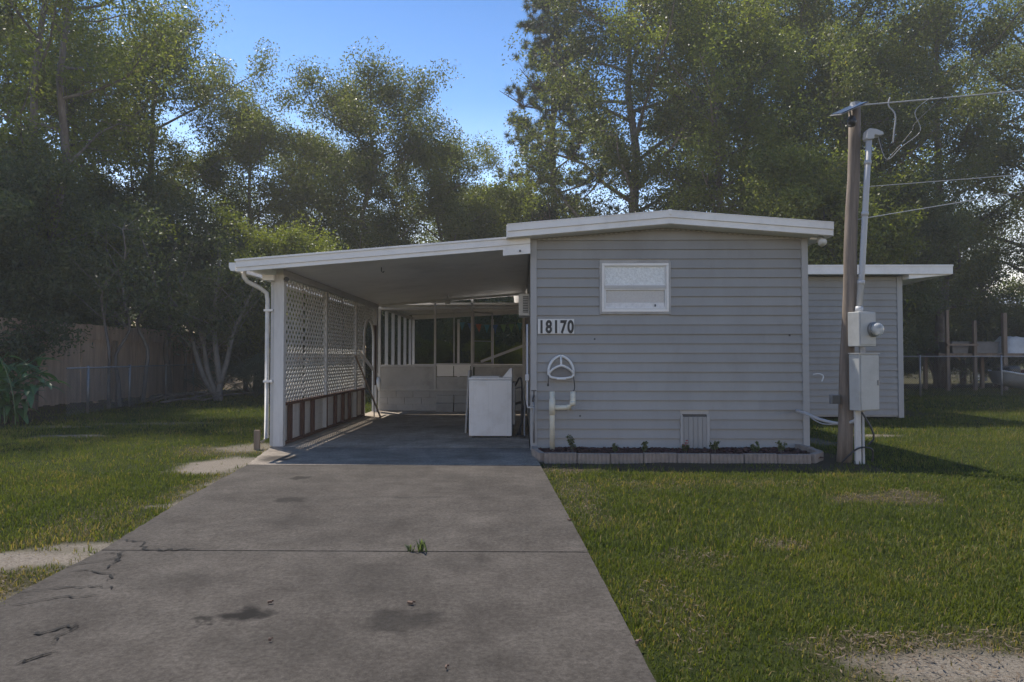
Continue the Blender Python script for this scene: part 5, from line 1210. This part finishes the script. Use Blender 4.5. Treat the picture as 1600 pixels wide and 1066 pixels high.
d = np.stack([np.cos(th)*L, np.sin(th)*L, rs.uniform(-.3, .3, N)*L], 1); s_ = np.stack([-np.sin(th)*w, np.cos(th)*w, rs.uniform(-.5, .5, N)*w], 1); c = np.stack([x, y, z], 1)
V = np.stack([c-d, c-s_, c+d, c+s_], 1).reshape(-1, 3)
tag(link('dead_leaves', np_mesh('dead_leaves', V, np.arange(4*N), 4, 'straw'), None), 'scattered tan straw and dead leaves on thin lawn patches', 'straw', kind='stuff')
# weeds sprouting from the driveway joint, stray twigs
def weed(x, y, n, h, label, seed):
    rs = np.random.RandomState(seed); mb = MB()
    for k in range(n):
        a = rs.uniform(0, 6.28); l = rs.uniform(.3, 1)*h*.8; hh_ = h*rs.uniform(.5, 1); w = .006
        s = Vector((-math.sin(a), math.cos(a), 0))*w; b0 = Vector((x+rs.normal()*.015, y+rs.normal()*.004, .0)); m_ = b0+Vector((math.cos(a)*l*.4, math.sin(a)*l*.4, hh_*.7)); e = b0+Vector((math.cos(a)*l, math.sin(a)*l, hh_))
        o = len(mb.v); mb.v += [tuple(b0-s), tuple(b0+s), tuple(m_+s), tuple(m_-s), tuple(e)]; mb.f += [(o, o+1, o+2, o+3), (o+3, o+2, o+4)]
    me = mb.mesh('weed'); at = me.attributes.new('tint', 'FLOAT', 'POINT'); at.data.foreach_set('value', np.full(len(me.vertices), .12, np.float32))
    tag(link('weed', me, 'leaf_dark', None), label, 'weed')
weed(-.71, 4.33, 9, .075, 'small dark weed sprouting from the driveway joint, shorter of two', 1); weed(-.63, 4.33, 12, .10, 'small dark weed sprouting from the driveway joint, taller of two', 2)
weed(3.2, 7.55, 26, .14, 'bright grass tuft in front of the bed edging', 3) if False else None
rg = random.Random(9)
for i, (x, y, s, lab) in enumerate(((-1.27, 3.40, .022, 'small dark twig scrap beside the oil stain'), (-.56, 3.4, .03, 'crooked dry leaf lying on the wide concrete stain'), (-1.1, 2.95, .012, 'tiny dark scrap on the lower driveway'), (.36, 5.15, .03, 'dry leaf scrap lying on the driveway near its lawn edge'), (-.30, 2.7, .014, 'small dark seed pod on the near driveway'), (.5, 2.95, .03, 'dead leaf at the driveway edge by the lawn'))):
    mb = MB().obox((x, y, .012), s, s*.35, .012, (rg.uniform(-.3, .3), rg.uniform(-.3, .3), rg.uniform(0, 3))); mb.obox((x+s*.5, y+.01, .014), s*.6, s*.15, .008, (0, .3, rg.uniform(0, 3)))
    tag(mb.build('dead_leaf', 'pine_bark', None), lab, 'leaf')

# ------------------------------------------------------------------ haze: added volume that veils the far trees and lifts the shadows
hz = MB().box(-90, 95, -8, 75, -1.2, 27).build('haze', None, None); tag(hz, 'thin pale haze volume added to lift the shadows in the yard', kind='stuff')
m = bpy.data.materials.new('haze_shadow_lift'); m.use_nodes = True; t = m.node_tree; t.nodes.clear()
mo = t.nodes.new('ShaderNodeOutputMaterial'); pvn = t.nodes.new('ShaderNodeVolumePrincipled')
pvn.inputs['Color'].default_value = (0.92, 0.94, 0.95, 1); pvn.inputs['Density'].default_value = HAZE; pvn.inputs['Anisotropy'].default_value = 0.25
t.links.new(pvn.outputs[0], mo.inputs['Volume']); hz.data.materials.append(m)
